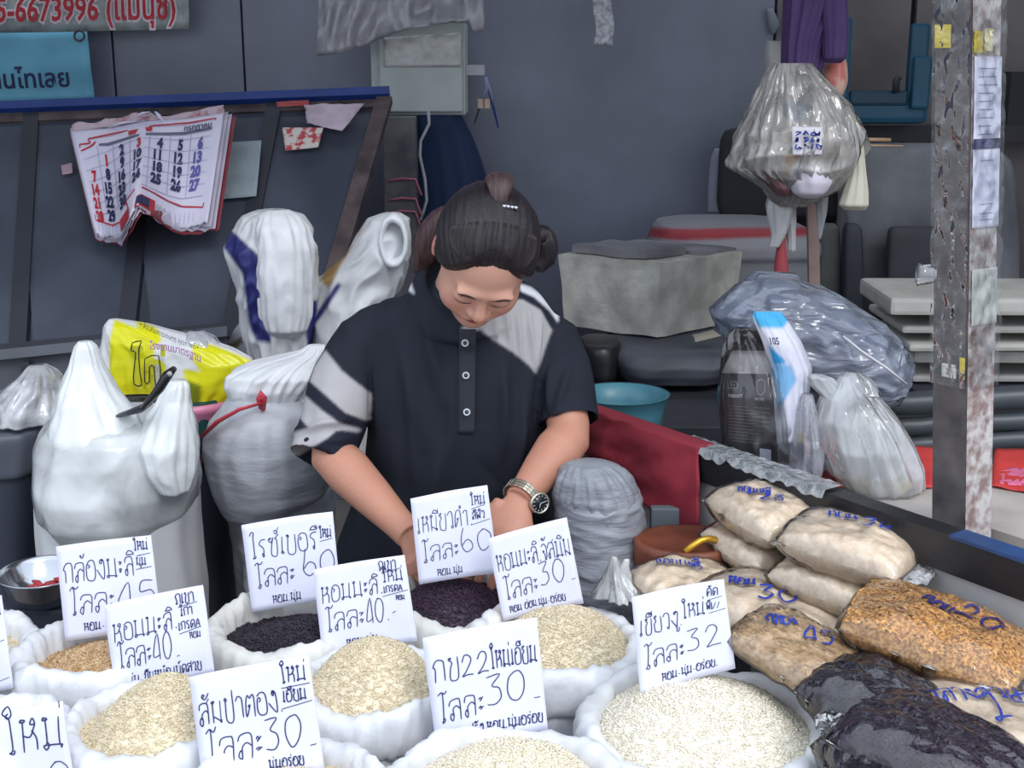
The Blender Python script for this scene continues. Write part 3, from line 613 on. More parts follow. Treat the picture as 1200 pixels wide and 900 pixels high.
g = G(); ink(g, [[(.18, .83), (.55, .83), (.94, .845)]], cs, .018, .72, .0022); g.out('header_band', mat('header_grey', (110, 112, 140), .6), cal, False)
g = G()
g.grid(lambda u, v: cs(.29 + u * .11, .01 + v * .11)[0] + cs(.3, .05)[1] * .003, 4, 3); g.grid(lambda u, v: cs(.43 + u * .18, .01 + v * .13)[0] + cs(.5, .05)[1] * .003, 4, 3)
g.out('advert_box', m_red, cal, False)
g = G(); g.grid(lambda u, v: cs(.46 + u * .11, .03 + v * .09)[0] + cs(.5, .05)[1] * .005, 4, 3); g.out('advert_box', m_navyink, cal, False)
g = G()
for k in range(6): ink(g, [[(.06 + k * .035, .12 - k * .003), (.06 + k * .035, .03)]], cs, .004, .72, .002)
for k in range(8): ink(g, [[(.64 + k * .035, .12), (.64 + k * .035, .03)]], cs, .004, .72, .002)
g.out('small_print', MATS['lilac_ink'], cal, False)
tr_ = [(84, 148), (110, 143), (150, 137), (168, 132), (186, 138), (220, 133), (262, 124)]
g = G(); g.grid(lambda u, v: at(*[a + b for a, b in zip(interp(tr_, u), (0, 8 - v * (9 + 5 * nz(u * 9))))], 3.73 + .006 * nz(u * 20, v * 9)), 40, 5, thick=.004)
g.out('binding_strip', mat('torn_binding', (196, 176, 186), .6, 0, .3, 30, .3, rgb2=(150, 60, 70), lo=.3, hi=.46), cal)
for q in ((160, 137, 176, 131), (182, 131, 192, 143), (128, 149, 160, 142)):
    g = G(); A, B = at(q[0], q[1], 3.71), at(q[2], q[3], 3.71); g.tube([A, (A + B) / 2 + Vector((0, -.004, .004)), B], [.006, .011, .003], 6, flat=.3); g.out('torn_flap', m_cal, cal)
# ------------------------------------------------ banners
def banner(nm, label, pts, m, rel):
    r = thing(nm, label, 'banner', at(*pts[3]))
    P = [at(*p) for p in pts]
    def fn(u, v):
        p = (P[3] * (1 - u) + P[2] * u) * (1 - v) + (P[0] * (1 - u) + P[1] * u) * v; p.y += .008 * nz(u * 5 + rel, v * 3) - .01; return p
    G().grid(fn, 24, 10, thick=.001).out('sheet', m, r); return r, sfn(fn), fn
b1, s1, f1 = banner('red_lettered_banner', 'grey-green vinyl banner with a red phone number at the top left', [(-330, -60, 4.5), (221, -66, 4.5), (222, 34, 4.5), (-330, 46, 4.5)], mat('banner_grey', (176, 184, 186), .6, 0, .25, 16, .1, rgb2=(132, 142, 140)), 1)
A1 = 98 / 551
for m_, bd, e in ((mat('white_outline', (236, 226, 232), .6), .085, .002), (m_red, .02, .0035)):
    printed('5-6673996 (แม่นุช)', s1, .592, .13, .40, .5 * .36, m_, b1, 'lettering', bd, .70, e)
b2, s2, f2 = banner('cyan_banner', 'cyan banner with dark lettering under the red-lettered one', [(-200, 42, 4.48), (103, 37, 4.48), (112, 118, 4.48), (-200, 128, 4.48)], mat('banner_cyan', (112, 186, 212), .5, 0, .14, 5, .2, rgb2=(96, 166, 196)), 2)
printed('ขคนไทเลย', s2, .56, .22, .36, .30, m_navyink, b2, 'lettering', .02, .80, .002)
ck = thing('clip', 'tangled dark clip at the corner of the cyan banner', 'clip', at(98, 43, 4.45))
g = G(); g.tube([at(93 + 6 * math.cos(t), 42 + 6 * math.sin(t), 4.44) for t in [k * .6 for k in range(12)]], .004, 6); g.out('ring', m_rust, ck)
# ------------------------------------------------ electric cabinet, hasp and keys
eb = thing('electric_cabinet', 'grey-green metal electric cabinet on the back wall', 'cabinet', at(495, 135, 4.4))
def bxp(px0, py0, px1, py1, Y, d, m, nm, par, bev=.0, mats=None):
    a, b = at(px0, py1, Y), at(px1, py0, Y)
    x = G().box(((a.x + b.x) / 2, Y + d / 2, (a.z + b.z) / 2), (b.x - a.x, d, b.z - a.z), bev=bev).out(nm, m, par, False); return x
m_cab = mat('cabinet_paint', (196, 204, 202), .5, 0, .08, 7, .15, 20)
bxp(436, 26, 545, 135, 4.32, .24, m_cab, 'body', eb, .006); bxp(446, 22, 541, 131, 4.29, .028, m_cab, 'door', eb, .004)
def scrapf(u, v): return at(450 + 90 * u, 78 - 34 * v - 6 * u * v, 4.285 - .004 * nz(u * 8, v * 6) - .003)
G().grid(scrapf, 30, 12, thick=.001).out('pasted_strip', mat('pasted_paper', (206, 206, 204), .5, 0, .12, 30, .7, 25), eb)
hs = bxp(546, 76, 568, 88, 4.34, .012, mat('zinc', (160, 160, 166), .35, .8), 'hasp', eb); 
sc = thing('scissors', 'small blue-handled tool hanging on a hook right of the electric cabinet', 'tool', at(568, 128, 4.33))
g = G()
g.tube([at(569, 90, 4.32), at(571, 104, 4.32), at(565, 116, 4.32)], .006, 6); g.tube([at(569, 90, 4.32), at(574, 105, 4.32), at(578, 120, 4.32)], .005, 6); g.out('wire_loop', mat('lilac_wire', (150, 160, 200), .5), sc)
for x in (563, 571): bxp(x - 3, 116, x + 3, 127, 4.31, .02, mat('tan_grip', (214, 186, 160), .5), 'grip', sc)
g = G(); g.tube([at(573, 108, 4.33), at(578, 125, 4.33), at(584, 150, 4.33)], [.003, .005, .002], 6); g.out('blade', m_blue, sc)
g = G(); g.tube([at(562, 125, 4.33), at(556, 145, 4.33)], [.004, .002], 6); g.out('blade', m_dark, sc)
# pillar behind the woman, strings, wire, blue cloth
pl = thing('wall_pillar', 'narrow grey timber pillar under the electric cabinet', 'pillar', at(470, 480, 4.2))
bxp(457, 137, 486, 520, 4.2, .12, mat('grey_timber', (126, 124, 128), .8, 0, .2, 9, .3, 20, (92, 90, 98)), 'timber', pl, .004)
m_pink = mat('pink_twine', (206, 120, 140), .7)
for y in (209, 232, 247): 
    g = G(); g.tube([at(456, y + 3, 4.19), at(470, y, 4.18), at(487, y + 1, 4.19), at(494, y + 20, 4.18)], .004, 6); g.out('twine', m_pink, pl)
g = G(); g.tube([at(502, 130, 4.2), at(503, 145, 4.2), at(493, 165, 4.2), at(492, 182, 4.2), at(498, 210, 4.2), at(500, 235, 4.2), at(493, 258, 4.2)], .005, 6)
tag(g.out('white_wire', mat('wire_white', (200, 206, 214), .5)), 'white electric wire hanging from the cabinet', 'wire')
uc = thing('blue_cloth', 'dark blue folded cloth hanging under the electric cabinet', 'cloth', at(525, 240, 4.3))
R_ = [(134, 485, 540, 4.35, .03), (160, 484, 552, 4.35, .045), (190, 484, 562, 4.35, .05), (240, 484, 574, 4.35, .06), (300, 484, 590, 4.35, .06)]
G().loft(sil(R_, 40, .22, 14, seed=3)).out('cloth', mat('blue_cloth', (38, 56, 94), .8, 0, .1, 6, .2, 30), uc)
# draped grey cloth over the top of the cabinet
def drf(u, v):
    x = 372 + 195 * u; yb = 66 - 42 * min(1, u * 1.25) + 7 * math.sin(u * 9) * .4 + (12 if u > .93 else 0)
    y = -70 * v + yb * (1 - v); return at(x, y, 4.22 + .035 * nz(u * 9 - v * 2, v * 2.2) + .02 * nz(u * 22, v * 3) - .05 * (1 - v))
tag(G().grid(drf, 60, 20, thick=.003).out('draped_sheet', film('draped_film', (186, 184, 192), .6, .3, .5, 14)), 'pale grey plastic sheet hanging over the top of the electric cabinet', 'sheet')
def tpf(u, v): return at(696 + 22 * u + 4 * nz(v * 3), -60 + 113 * (1 - v), 4.3 + .012 * nz(u * 6, v * 14))
tag(G().grid(tpf, 10, 40, thick=.0015).out('plastic_strip', film('strip_film', (228, 230, 236), .45, .15, 1., 40)), 'crumpled clear plastic strip hanging from the top of the wall', 'plastic')
# ------------------------------------------------ sacks behind the woman, left
m_navy = mat('navy_print', (44, 48, 104), .5, 0, .06, 9, .3, 20)
m_ochre = mat('ochre_print', (172, 142, 92), .55, 0, .08, 9, .3, 20)
def soft(name, label, cat, rows, m, **k):
    x = G().loft(sil(rows, **k)).out(name, m); return tag(x, label, cat)
def patch(px, Y, m, nm, par, poly_only=None, lab=None):
    pass
def painted_sack(name, label, rows, base, zones, **k):
    """sack with printed zones: zones = [(colour, polygon of the front outline)]"""
    root = thing(name, label, 'sack', at((rows[-1][1] + rows[-1][2]) / 2, rows[-1][0], rows[-1][3]))
    g = G().loft(sil(rows, **k)); o = g.out('woven_sack', vcol_mat('printed_sack', .42, .5, 24, bdist=.006), root)
    tint(o, base, zones, Vector(root['_w'])); return root
def inpoly(P, x, y):
    x = np.asarray(x); y = np.asarray(y); c = np.zeros(x.shape, bool); n = len(P)
    for i in range(n):
        x1, y1 = P[i]; x2, y2 = P[i - 1]
        if y1 == y2: continue
        c ^= ((y1 > y) != (y2 > y)) & (x < (x2 - x1) * (y - y1) / (y2 - y1) + x1)
    return c
def topx(V):
    d = V - np.array(CAM); f = np.array(FW); u = np.array(UP); dep = d @ f
    return 600 + F * d[:, 0] / dep, 450 - F * (d @ u) / dep
def tint(o, base, zones, wofs, back=None):
    me = o.data; n = len(me.vertices); co = np.zeros(n * 3); me.vertices.foreach_get('co', co); co = co.reshape(-1, 3) + np.array(wofs)
    no = np.zeros(n * 3); me.vertices.foreach_get('normal', no); no = no.reshape(-1, 3)
    x, y = topx(co); C = np.tile(np.array([*srgb(base), 1.]), (n, 1))
    front = no[:, 1] < .25
    for z in zones:
        col, P = z[0], z[1]; fm = front if (len(z) < 3 or z[2]) else np.ones(n, bool)
        q = np.mean([inpoly(P, x + dx, y + dy) for dx in (-1.5, -.5, .5, 1.5) for dy in (-1.5, -.5, .5, 1.5)], 0)[:, None] * fm[:, None]
        C = C * (1 - q) + np.array([*srgb(col), 1.]) * q
    a = me.color_attributes.new('tint', 'FLOAT_COLOR', 'POINT'); a.data.foreach_set('color', C.ravel())
WHT = (214, 216, 220); NAV = (46, 50, 112); OCH = (172, 140, 86)
painted_sack('folded_sack', 'tall white sack with navy sides whose top hangs folded over, left of the woman',
  [(247, 300, 335, 2.95, .05), (252, 288, 350, 2.95, .08), (268, 278, 362, 2.95, .10), (290, 270, 366, 2.93, .11), (330, 283, 368, 2.93, .11), (380, 290, 367, 2.94, .11), (420, 298, 362, 2.95, .11), (470, 300, 368, 2.95, .11), (560, 296, 372, 2.95, .11)],
  WHT, [(NAV, [(262, 262), (278, 276), (304, 300), (306, 370), (318, 392), (318, 402), (300, 400), (292, 380), (284, 320), (262, 290)]), (NAV, [(360, 352), (372, 352), (372, 410), (362, 420), (358, 390)])],
  seg=160, rn=.16, seed=4, ns=10, sub=14, fold=.07)
flap = G().loft(sil([(246, 316, 338, 2.86, .02), (252, 306, 350, 2.85, .03), (266, 302, 360, 2.84, .045), (290, 303, 366, 2.83, .05), (330, 303, 366, 2.83, .05), (370, 306, 364, 2.84, .045), (386, 312, 358, 2.84, .04), (396, 322, 350, 2.85, .02)], 90, .06, 9, rn=.13, seed=9, ns=8, sub=10)).out('folded_top', m_woven, bpy.data.objects['folded_sack']); flap['label'] = 'white top hanging folded forward'
painted_sack('leaning_sack', 'white sack with ochre and navy print and rolled open mouth behind the woman',
  [(250, 448, 470, 2.98, .03), (256, 432, 478, 2.98, .06), (275, 420, 479, 2.98, .08), (300, 408, 478, 2.98, .09), (330, 372, 470, 3.0, .10), (370, 364, 450, 3.0, .11), (420, 364, 440, 3.0, .11), (560, 364, 440, 3.0, .11)],
  WHT, [(OCH, [(378, 318), (400, 302), (418, 282), (420, 262), (432, 255), (424, 268), (412, 292), (398, 312), (386, 338), (376, 330)]), (NAV, [(396, 330), (400, 334), (376, 372), (366, 384), (366, 374)])],
  seg=160, rn=.13, seed=6, ns=10, sub=14)
ls = bpy.data.objects['leaning_sack']
g = G(); c0_, R0 = at(461, 283, 2.89), .045
g.loft([[c0_ + Vector(((r * .55) * math.cos(a), yy, r * 1.0 * math.sin(a) + .004 * nz(a * 2, r * 40))) for a in [k * 2 * math.pi / 40 for k in range(40)]] for r, yy in ((.058, .05), (.062, .02), (.060, -.005), (.052, -.012), (.044, -.004), (.040, .02), (.038, .05))], False, False)
g.out('rolled_mouth', m_woven, ls)
c_ = G(); c_.loft([[c0_ + Vector((.04 * q * .55 * math.cos(a), .03 + .03 * (1 - q) + .008 * nz(a, q * 9), .04 * q * math.sin(a))) for a in [k * 2 * math.pi / 24 for k in range(24)]] for q in (1.05, .8, .5, .2, .02)], False, True); c_.out('mouth_lining', m_woven2, ls)
painted_sack('paper_sack', 'crumpled pale sack with a brown stripe leaning behind the yellow bag',
  [(372, 286, 300, 3.12, .03), (385, 276, 304, 3.12, .05), (405, 264, 310, 3.12, .07), (430, 262, 315, 3.12, .08), (500, 262, 318, 3.12, .08)],
  (206, 206, 212), [((132, 118, 108), [(262, 408), (292, 388), (294, 396), (264, 416)])], seg=120, rn=.08, seed=8, sub=8)
# big white rice sack with a carrier bag drawn over it
bs_ = thing('white_sack', 'big white rice sack with a carrier bag pulled over its top', 'sack', at(140, 700, 2.2))
G().loft(sil([(488, 75, 205, 2.25, .10), (496, 62, 216, 2.25, .13), (515, 54, 224, 2.25, .14), (560, 50, 228, 2.25, .15), (620, 52, 230, 2.25, .155), (690, 56, 238, 2.25, .16), (780, 56, 240, 2.25, .16), (1010, 60, 236, 2.25, .15)], 110, .02, 7, rn=.03, seed=2, ns=5, sub=10, square=.12)).out('woven_sack', mat('big_sack', (206, 208, 212), .6, 0, .04, 6, .4, 14), bs_)
m_carrier = film('carrier_film', (236, 240, 242), .6, .2, .6, 8, .1, .015)
G().loft(sil([(480, 70, 212, 2.23, .11), (487, 62, 218, 2.23, .145), (498, 55, 224, 2.23, .16), (520, 48, 229, 2.23, .172), (560, 47, 231, 2.23, .178), (590, 52, 226, 2.235, .172), (610, 70, 212, 2.24, .160)], 160, .03, 6, rn=.035, seed=5, ns=6, sub=12), False, False).out('carrier_bag', m_carrier, bs_)
def handle(rows, nm='bag_handle', sd=1, m=None):
    G().loft(sil(rows, 50, .14, 10, rn=.12, seed=sd, ns=14, sub=8)).out(nm, m or m_carrier, bs_)
m_car2 = mat('carrier_thick', (224, 228, 230), .32, 0, .04, 9, .6, 18, bdist=.008)
handle([(400, 92, 106, 2.17, .010), (406, 88, 112, 2.17, .02), (430, 82, 120, 2.17, .03), (455, 74, 134, 2.16, .04), (480, 66, 150, 2.15, .05), (510, 58, 165, 2.14, .06), (545, 56, 150, 2.13, .05), (570, 64, 120, 2.12, .03)], sd=2, m=m_car2)
handle([(446, 200, 218, 2.17, .012), (452, 192, 221, 2.17, .02), (470, 184, 222, 2.17, .03), (490, 172, 226, 2.15, .045), (520, 160, 229, 2.13, .055), (550, 170, 226, 2.12, .045), (575, 190, 220, 2.12, .03)], sd=3, m=m_car2)
kn = thing('black_ladle', 'black plastic scoop handle sticking out of the carrier bag', 'tool', at(160, 482, 2.12))
g = G(); A = [at(204, 432, 2.07), at(196, 440, 2.07), at(187, 455, 2.07), at(176, 468, 2.07), at(168, 478, 2.07)]
g.tube(A, [.011, .019, .018, .014, .012], 12, flat=.45); g.out('grip', m_black, kn)
g = G(); g.tube([at(172, 474, 2.08), at(160, 481, 2.10), at(140, 487, 2.13)], [.012, .02, .012], 10, flat=.3); g.out('blade', m_dark, kn)
g = G(); c = at(199, 438, 2.058); g.tube([c, c + Vector((0, -.003, 0))], .0045, 10); g.out('hanging_hole', mat('pale_dot', (170, 172, 176)), kn)
# plastic crumple and dark bins at the far left
bn = thing('dark_bin', 'dark grey plastic bin with folded lid edge at the left edge', 'bin', at(20, 700, 2.5))
m_bin = mat('bin_plastic', (88, 94, 106), .5, 0, .1, 5, .2, 12)
m_bind = mat('bin_navy', (56, 62, 76), .5, 0, .1, 5, .2, 12)
G().loft(sil([(520, -80, 62, 2.5, .16), (560, -78, 60, 2.5, .16), (700, -70, 56, 2.5, .15), (950, -64, 50, 2.5, .15)], 40, .0, square=.6)).out('bin_body', m_bind, bn)
G().loft(sil([(484, -84, 70, 2.5, .17), (490, -86, 72, 2.5, .175), (528, -84, 68, 2.5, .175), (533, -80, 64, 2.5, .17)], 60, .02, 9, rn=.02, square=.6)).out('folded_liner', m_bin, bn)
tag(G().loft(sil([(428, 35, 52, 2.45, .02), (436, 30, 62, 2.45, .05), (452, 12, 72, 2.45, .08), (470, -10, 78, 2.45, .1), (486, -20, 80, 2.45, .1)], 70, .12, 9, rn=.16, seed=7, ns=16, sub=8)).out('plastic_bag', film('crumple_film', (214, 216, 222), .7, .15, 1., 20)), 'crumpled white plastic bag lying on the bin at the left edge', 'bag')
tag(G().loft(sil([(516, 198, 272, 2.72, .12), (522, 196, 276, 2.72, .13), (560, 198, 277, 2.72, .13), (700, 202, 278, 2.72, .13), (1000, 206, 280, 2.72, .13)], 48, .01, square=.5)).out('navy_bin', m_bind), 'dark navy plastic bin between the two big white sacks', 'bin')
# pink basin with yellow bag
bas = thing('pink_basin', 'pink-rimmed basin holding the yellow plastic bag', 'basin', at(205, 500, 2.62))
def ringp(px, py, Y, rx, ry, z=0, n=48): c = at(px, py, Y); return [c + Vector((rx * math.cos(a), ry * math.sin(a), z)) for a in [2 * math.pi * k / n for k in range(n)]]
bc = (208, 468, 2.62)
G().loft([ringp(*bc, .10, .085, -.12), ringp(*bc, .128, .11, -.03), ringp(*bc, .14, .12, -.008), ringp(*bc, .146, .126, 0.), ringp(*bc, .143, .123, .012), ringp(*bc, .136, .116, .012), ringp(*bc, .125, .105, -.03), ringp(*bc, .098, .083, -.11)], True, True).out('basin', mat('pink_plastic', (222, 138, 172), .35, 0, .03, 5, .05), bas)
tag(G().loft(sil([(468, 208, 252, 2.58, .04), (480, 206, 258, 2.58, .06), (505, 212, 262, 2.58, .06), (530, 220, 258, 2.58, .03)], 50, .06, 7, rn=.06, sub=6)).out('green_bag', mat('green_plastic', (32, 72, 70), .3, 0, .1, 5, .3, 12)), 'dark green plastic bag hanging under the pink basin', 'bag')
tag(G().loft(sil([(450, 240, 282, 2.66, .05), (462, 236, 284, 2.66, .07), (485, 240, 282, 2.66, .07), (500, 246, 276, 2.66, .03)], 40, .05, 7, rn=.1, sub=6)).out('orange_parcel', mat('orange_paper', (190, 140, 118), .6, 0, .2, 12, .3)), 'dull orange parcel behind the tied white sack', 'parcel')
YEL = (222, 220, 34)
yb = thing('yellow_bag', 'bright yellow and white printed plastic bag with a large Thai word', 'bag', at(200, 470, 2.5))
yr = [(374, 128, 140, 2.61, .010), (380, 124, 172, 2.61, .03), (388, 122, 200, 2.61, .04), (398, 120, 240, 2.61, .05), (410, 118, 275, 2.61, .055), (424, 117, 297, 2.61, .06), (440, 120, 292, 2.61, .06), (470, 130, 268, 2.61, .06)]
o = G().loft(sil(yr, 170, .05, 12, rn=.06, seed=11, ns=14, sub=10)).out('bag', vcol_mat('printed_bag', .22, .5, 30, bdist=.006), yb)
tint(o, (222, 224, 228), [(YEL, [(134, 374), (160, 384), (180, 396), (182, 440), (178, 480), (128, 480), (128, 400)]), (YEL, [(160, 374), (184, 384), (190, 398), (180, 410), (160, 400)]), (YEL, [(226, 400), (250, 404), (300, 424), (300, 434), (270, 446), (236, 438), (224, 420)]), (YEL, [(215, 432), (270, 442), (268, 480), (215, 480)]), ((120, 130, 30), [(218, 446), (236, 452), (234, 480), (218, 480)])], Vector(yb['_w']))
ysf = lambda u, v: at(124 + 180 * u, 380 + 95 * (1 - v), 2.535 + .02 * abs(u - .5))
ys = sfn(ysf)
printed('ไก่', ys, .165, .22, .62, .55, mat('yellow_letter', (206, 204, 40), .4), yb, 'lettering', .01, .8, .004)
g = G()
ink(g, [[(.18, .78), (.24, .80), (.22, .70), (.23, .40), (.24, .26), (.19, .27), (.19, .45), (.20, .66), (.17, .68), (.18, .78)], [(.26, .58), (.35, .62), (.36, .26), (.33, .26), (.32, .48), (.29, .48), (.29, .30), (.26, .30), (.26, .58)]], ys, .008, .5, .006, n=2)
g.out('letter_outline', m_black, yb, False)
def arc(u, v): return at(162 + 130 * u, 382 + 42 * u + 6 * math.sin(u * 3) - 9 * v, 2.535)
printed('• ส่งเสริมการเกษตร คุณภาพดี •', sfn(arc), .02, .1, 1.0, .038, m_black, yb, 'lettering', .0, 1.1, .004)
def arc2(u, v): return at(176 + 90 * u, 410 + 34 * u * u - 12 * v, 2.53)
printed('โรงงานมาตรฐาน', sfn(arc2), .0, .1, 1.0, .085, mat('lilac_letter', (170, 120, 180), .5), yb, 'lettering', .02, 1.2, .004)
tag(G().loft(sil([(388, 222, 236, 2.62, .02), (396, 212, 250, 2.62, .04), (412, 205, 262, 2.62, .05), (430, 205, 266, 2.62, .05)], 50, .1, 9, rn=.14, seed=17, ns=16, sub=6)).out('clear_bag', film('clear_film2', (214, 216, 224), .6, .12, 1., 24)), 'crumpled clear bag behind the yellow bag', 'bag')
# tied sack on a full sack, left of the woman
tied = thing('tied_sack', 'white sack tied with red string lying on another sack beside the woman', 'sack', at(310, 570, 2.45))
G().loft(sil([(462, 270, 362, 2.42, .07), (474, 262, 372, 2.42, .12), (490, 248, 380, 2.42, .14), (515, 240, 386, 2.42, .15), (545, 244, 388, 2.42, .145), (575, 254, 384, 2.42, .13), (594, 262, 350, 2.42, .10), (604, 266, 300, 2.42, .05)], 100, .03, 7, rn=.03, seed=12, ns=6, sub=10)).out('woven_sack', m_sackgrey, tied)
G().loft(sil([(404, 362, 380, 2.44, .01), (412, 350, 384, 2.44, .03), (424, 300, 384, 2.43, .06), (436, 272, 382, 2.42, .08), (450, 268, 372, 2.42, .08), (462, 272, 362, 2.42, .065), (470, 276, 362, 2.42, .07)], 120, .12, 14, rn=.10, seed=13, ns=12, sub=8)).out('open_top', m_woven, tied)
m_rs = mat('red_string', (204, 60, 78), .5)
g = G(); g.tube([at(236, 512, 2.33), at(255, 494, 2.30), at(280, 480, 2.29), at(308, 472, 2.31)], [.006, .008, .007, .005], 8, flat=.5); g.out('string', m_rs, tied)
g = G(); g.tube([at(306, 478, 2.32), at(303, 468, 2.305), at(306, 460, 2.31), at(310, 466, 2.305), at(308, 480, 2.32)], .005, 8); g.out('knot', m_rs, tied)
soft('full_sack', 'full grey-white sack standing under the tied sack', 'sack', [(556, 282, 388, 2.5, .10), (570, 272, 392, 2.5, .13), (600, 272, 392, 2.5, .14), (650, 278, 392, 2.5, .14), (720, 284, 394, 2.5, .14), (960, 288, 394, 2.5, .13)], m_sackgrey, seg=90, rn=.04, seed=14, ns=14, sub=10, fold=.02)
# steel bowl of chillies on a dark crate
bw = thing('steel_bowl', 'steel bowl holding something red behind the brown rice card', 'bowl', atz(46, 700, .79))
bcw = atz(50, 684, .80)
def rz(r, z, n=40): return [bcw + Vector((r * math.cos(a), r * math.sin(a), z)) for a in [2 * math.pi * k / n for k in range(n)]]
G().loft([rz(.02, -.034), rz(.04, -.028), rz(.058, -.006), rz(.066, .018), rz(.069, .022), rz(.066, .022), rz(.062, .014), rz(.055, -.004), rz(.038, -.022), rz(.01, -.026)], True, True).out('bowl', mat('bowl_steel', (190, 194, 202), .18, .95, .05, 5, 0), bw)
rr = random.Random(3); gch = G()
for k in range(24):
    a, q = rr.random() * 6.28, rr.random() * .03; c = bcw + Vector((q * math.cos(a) + .012, q * math.sin(a), -.012 + rr.random() * .012)); d = Vector((math.cos(a * 3), math.sin(a * 3), .2)) * .012
    gch.tube([c - d, c, c + d], [.003, .006, .002], 7)
tag(gch.out('red_chillies', mat('chilli', (176, 44, 48), .35, 0, .1, 20)), 'heap of something bright red in the steel bowl', 'food', None, 'stuff')
cr = tag(G().box((bcw.x - .02, bcw.y + .03, .586), (.20, .10, .356), bev=.006).out('dark_crate', m_bind, None, False), 'dark crate under the steel bowl at the left', 'crate')
# ------------------------------------------------ back right: table, boxes, cooler, chair
def slab(name, P, z0, z1, m, par=None, lab=None, cat=None):
    o = prism([atz(x, y, z1) if len(q) == 0 else q for x, y, *q in P], z0, z1).out(name, m, par, False)
    if lab: tag(o, lab, cat)
    return o
m_foam = mat('old_foam', (170, 170, 164), .7, 0, .16, 9, .5, 40, (126, 124, 122), .004)
m_foamd = mat('old_foam_grey', (138, 138, 144), .7, 0, .16, 7, .5, 40, (104, 104, 110), .004)
bench = thing('back_bench', 'dark low bench piled with things along the back wall', 'bench', (1.0, 3.7, 0))
G().box((1.15, 3.75, .70), (2.3, 1.35, .05), bev=.006).out('bench_top', mat('bench_dark', (50, 52, 60), .6), bench, False)
G().box((1.15, 3.12, .34), (2.26, .03, .67)).out('front_board', MATS['bench_dark'], bench, False)
for x in (.05, 2.25):
    for y in (3.15, 4.35): G().box((x, y, .34), (.05, .05, .67)).out('leg', m_dark, bench, False)
# foam box: built from its near corner
fb = thing('foam_box', 'dirty grey-white foam box in the middle of the back bench', 'box', at(772, 395, 3.6))
A = at(770, 397, 3.55)
dl = Vector((-.83, .56, 0)).normalized(); dr = Vector((.74, .67, 0)).normalized()
def fbx(l0, l1, r0, r1, z0, z1, m, nm, tap=0., par=fb, bev=.010):
    P = []
    for z, e in ((z0, tap), (z1, 0)):
        for l, r in ((l0 + e, r0 + e), (l0 + e, r1 - e), (l1 - e, r1 - e), (l1 - e, r0 + e)): P.append(A + dl * l + dr * r + Vector((0, 0, z)))
    bm = bmesh.new(); vs = [bm.verts.new(p) for p in P]
    for f in ((0, 1, 2, 3), (7, 6, 5, 4), (0, 4, 5, 1), (1, 5, 6, 2), (2, 6, 7, 3), (3, 7, 4, 0)): bm.faces.new([vs[i] for i in f])
    bmesh.ops.subdivide_edges(bm, edges=bm.edges[:], cuts=7, use_grid_fill=True)
    for v in bm.verts: v.co += Vector((nz(v.co.x * 12, v.co.y * 12, v.co.z * 12), nz(v.co.z * 12, v.co.x * 9), nz(v.co.y * 9 + 4, v.co.x * 14))) * .005
    bmesh.ops.recalc_face_normals(bm, faces=bm.faces[:])
    V = [v.co.copy() for v in bm.verts]; Fc = [[v.index for v in f.verts] for f in bm.faces]; bm.free()
    return mk(nm, V, Fc, m, par, False)
m_foamb = mat('foam_face', (206, 205, 196), .7, 0, .14, 11, .5, 40, (162, 160, 152), .005)
fbx(0, .33, 0, .37, 0, .215, m_foamb, 'box_body', .012)
x = fbx(.06, .30, .02, .20, .218, .243, m_foamd, 'broken_lid'); x['label'] = 'broken piece of the lid'
fbx(.02, .33, .22, .37, .205, .225, m_foamd, 'lid_rim')
soft('flat_dark_bundle', 'dark flattened bundle of sacks under the foam box', 'bundle', [(395, 724, 860, 3.6, .16), (400, 714, 866, 3.6, .2), (412, 714, 866, 3.6, .22), (422, 718, 862, 3.6, .22), (432, 724, 850, 3.6, .2)], mat('dark_sacking', (74, 78, 88), .6, 0, .12, 7, .4, 20), seg=60, rn=.08, seed=3, sub=6, square=.4)
x = G().box(at(832, 392, 3.42), (.09, .04, .012), Matrix.Rotation(-.25, 3, 'Y')).out('wood_offcut', mat('pale_wood', (170, 164, 150), .7), None, False); tag(x, 'pale splinter of wood sticking out below the foam box', 'wood')
soft('dark_tub', 'dark tub on the bench left of the foam box', 'tub', [(395, 682, 722, 3.5, .05), (400, 676, 728, 3.5, .1), (440, 684, 724, 3.5, .1)], m_black, seg=40)
co = thing('cooler_box', 'white cooler lid with a red stripe behind the foam box', 'cooler', at(835, 345, 4.1))
def cz(y, l, r, d): return [y, l, r, 4.15, d]
o = G().loft(sil([cz(256, 790, 900, .12), cz(260, 772, 930, .18), cz(266, 768, 945, .2), cz(281, 762, 955, .22), cz(292, 762, 955, .22), cz(300, 768, 948, .2), cz(388, 770, 945, .2)], 64, sub=6, square=.5)).out('cooler_body', vcol_mat('cooler_paint', .5, .2, 20), co)
tint(o, (150, 150, 156), [((160, 62, 70), [(740, 265), (800, 268), (960, 266), (960, 276), (800, 282), (740, 276)], False)], Vector(co['_w']))
tag(G().loft(sil([(150, 862, 960, 4.35, .03), (153, 850, 985, 4.35, .045), (165, 844, 998, 4.35, .05), (235, 840, 1002, 4.35, .05), (250, 843, 1000, 4.35, .05), (256, 850, 992, 4.35, .03)], 60, sub=6, square=.5)).out('dark_cushion', mat('black_cloth', (44, 42, 50), .8)), 'dark rounded cushion standing against the back wall', 'cushion')
tag(G().loft(sil([(174, 838, 846, 4.42, .01), (185, 832, 850, 4.42, .02), (240, 829, 852, 4.42, .02), (248, 829, 850, 4.42, .02)], 24)).out('white_board_edge', mat('pale_board', (150, 154, 170), .6), None), 'edge of a pale board behind the dark cushion', 'board')
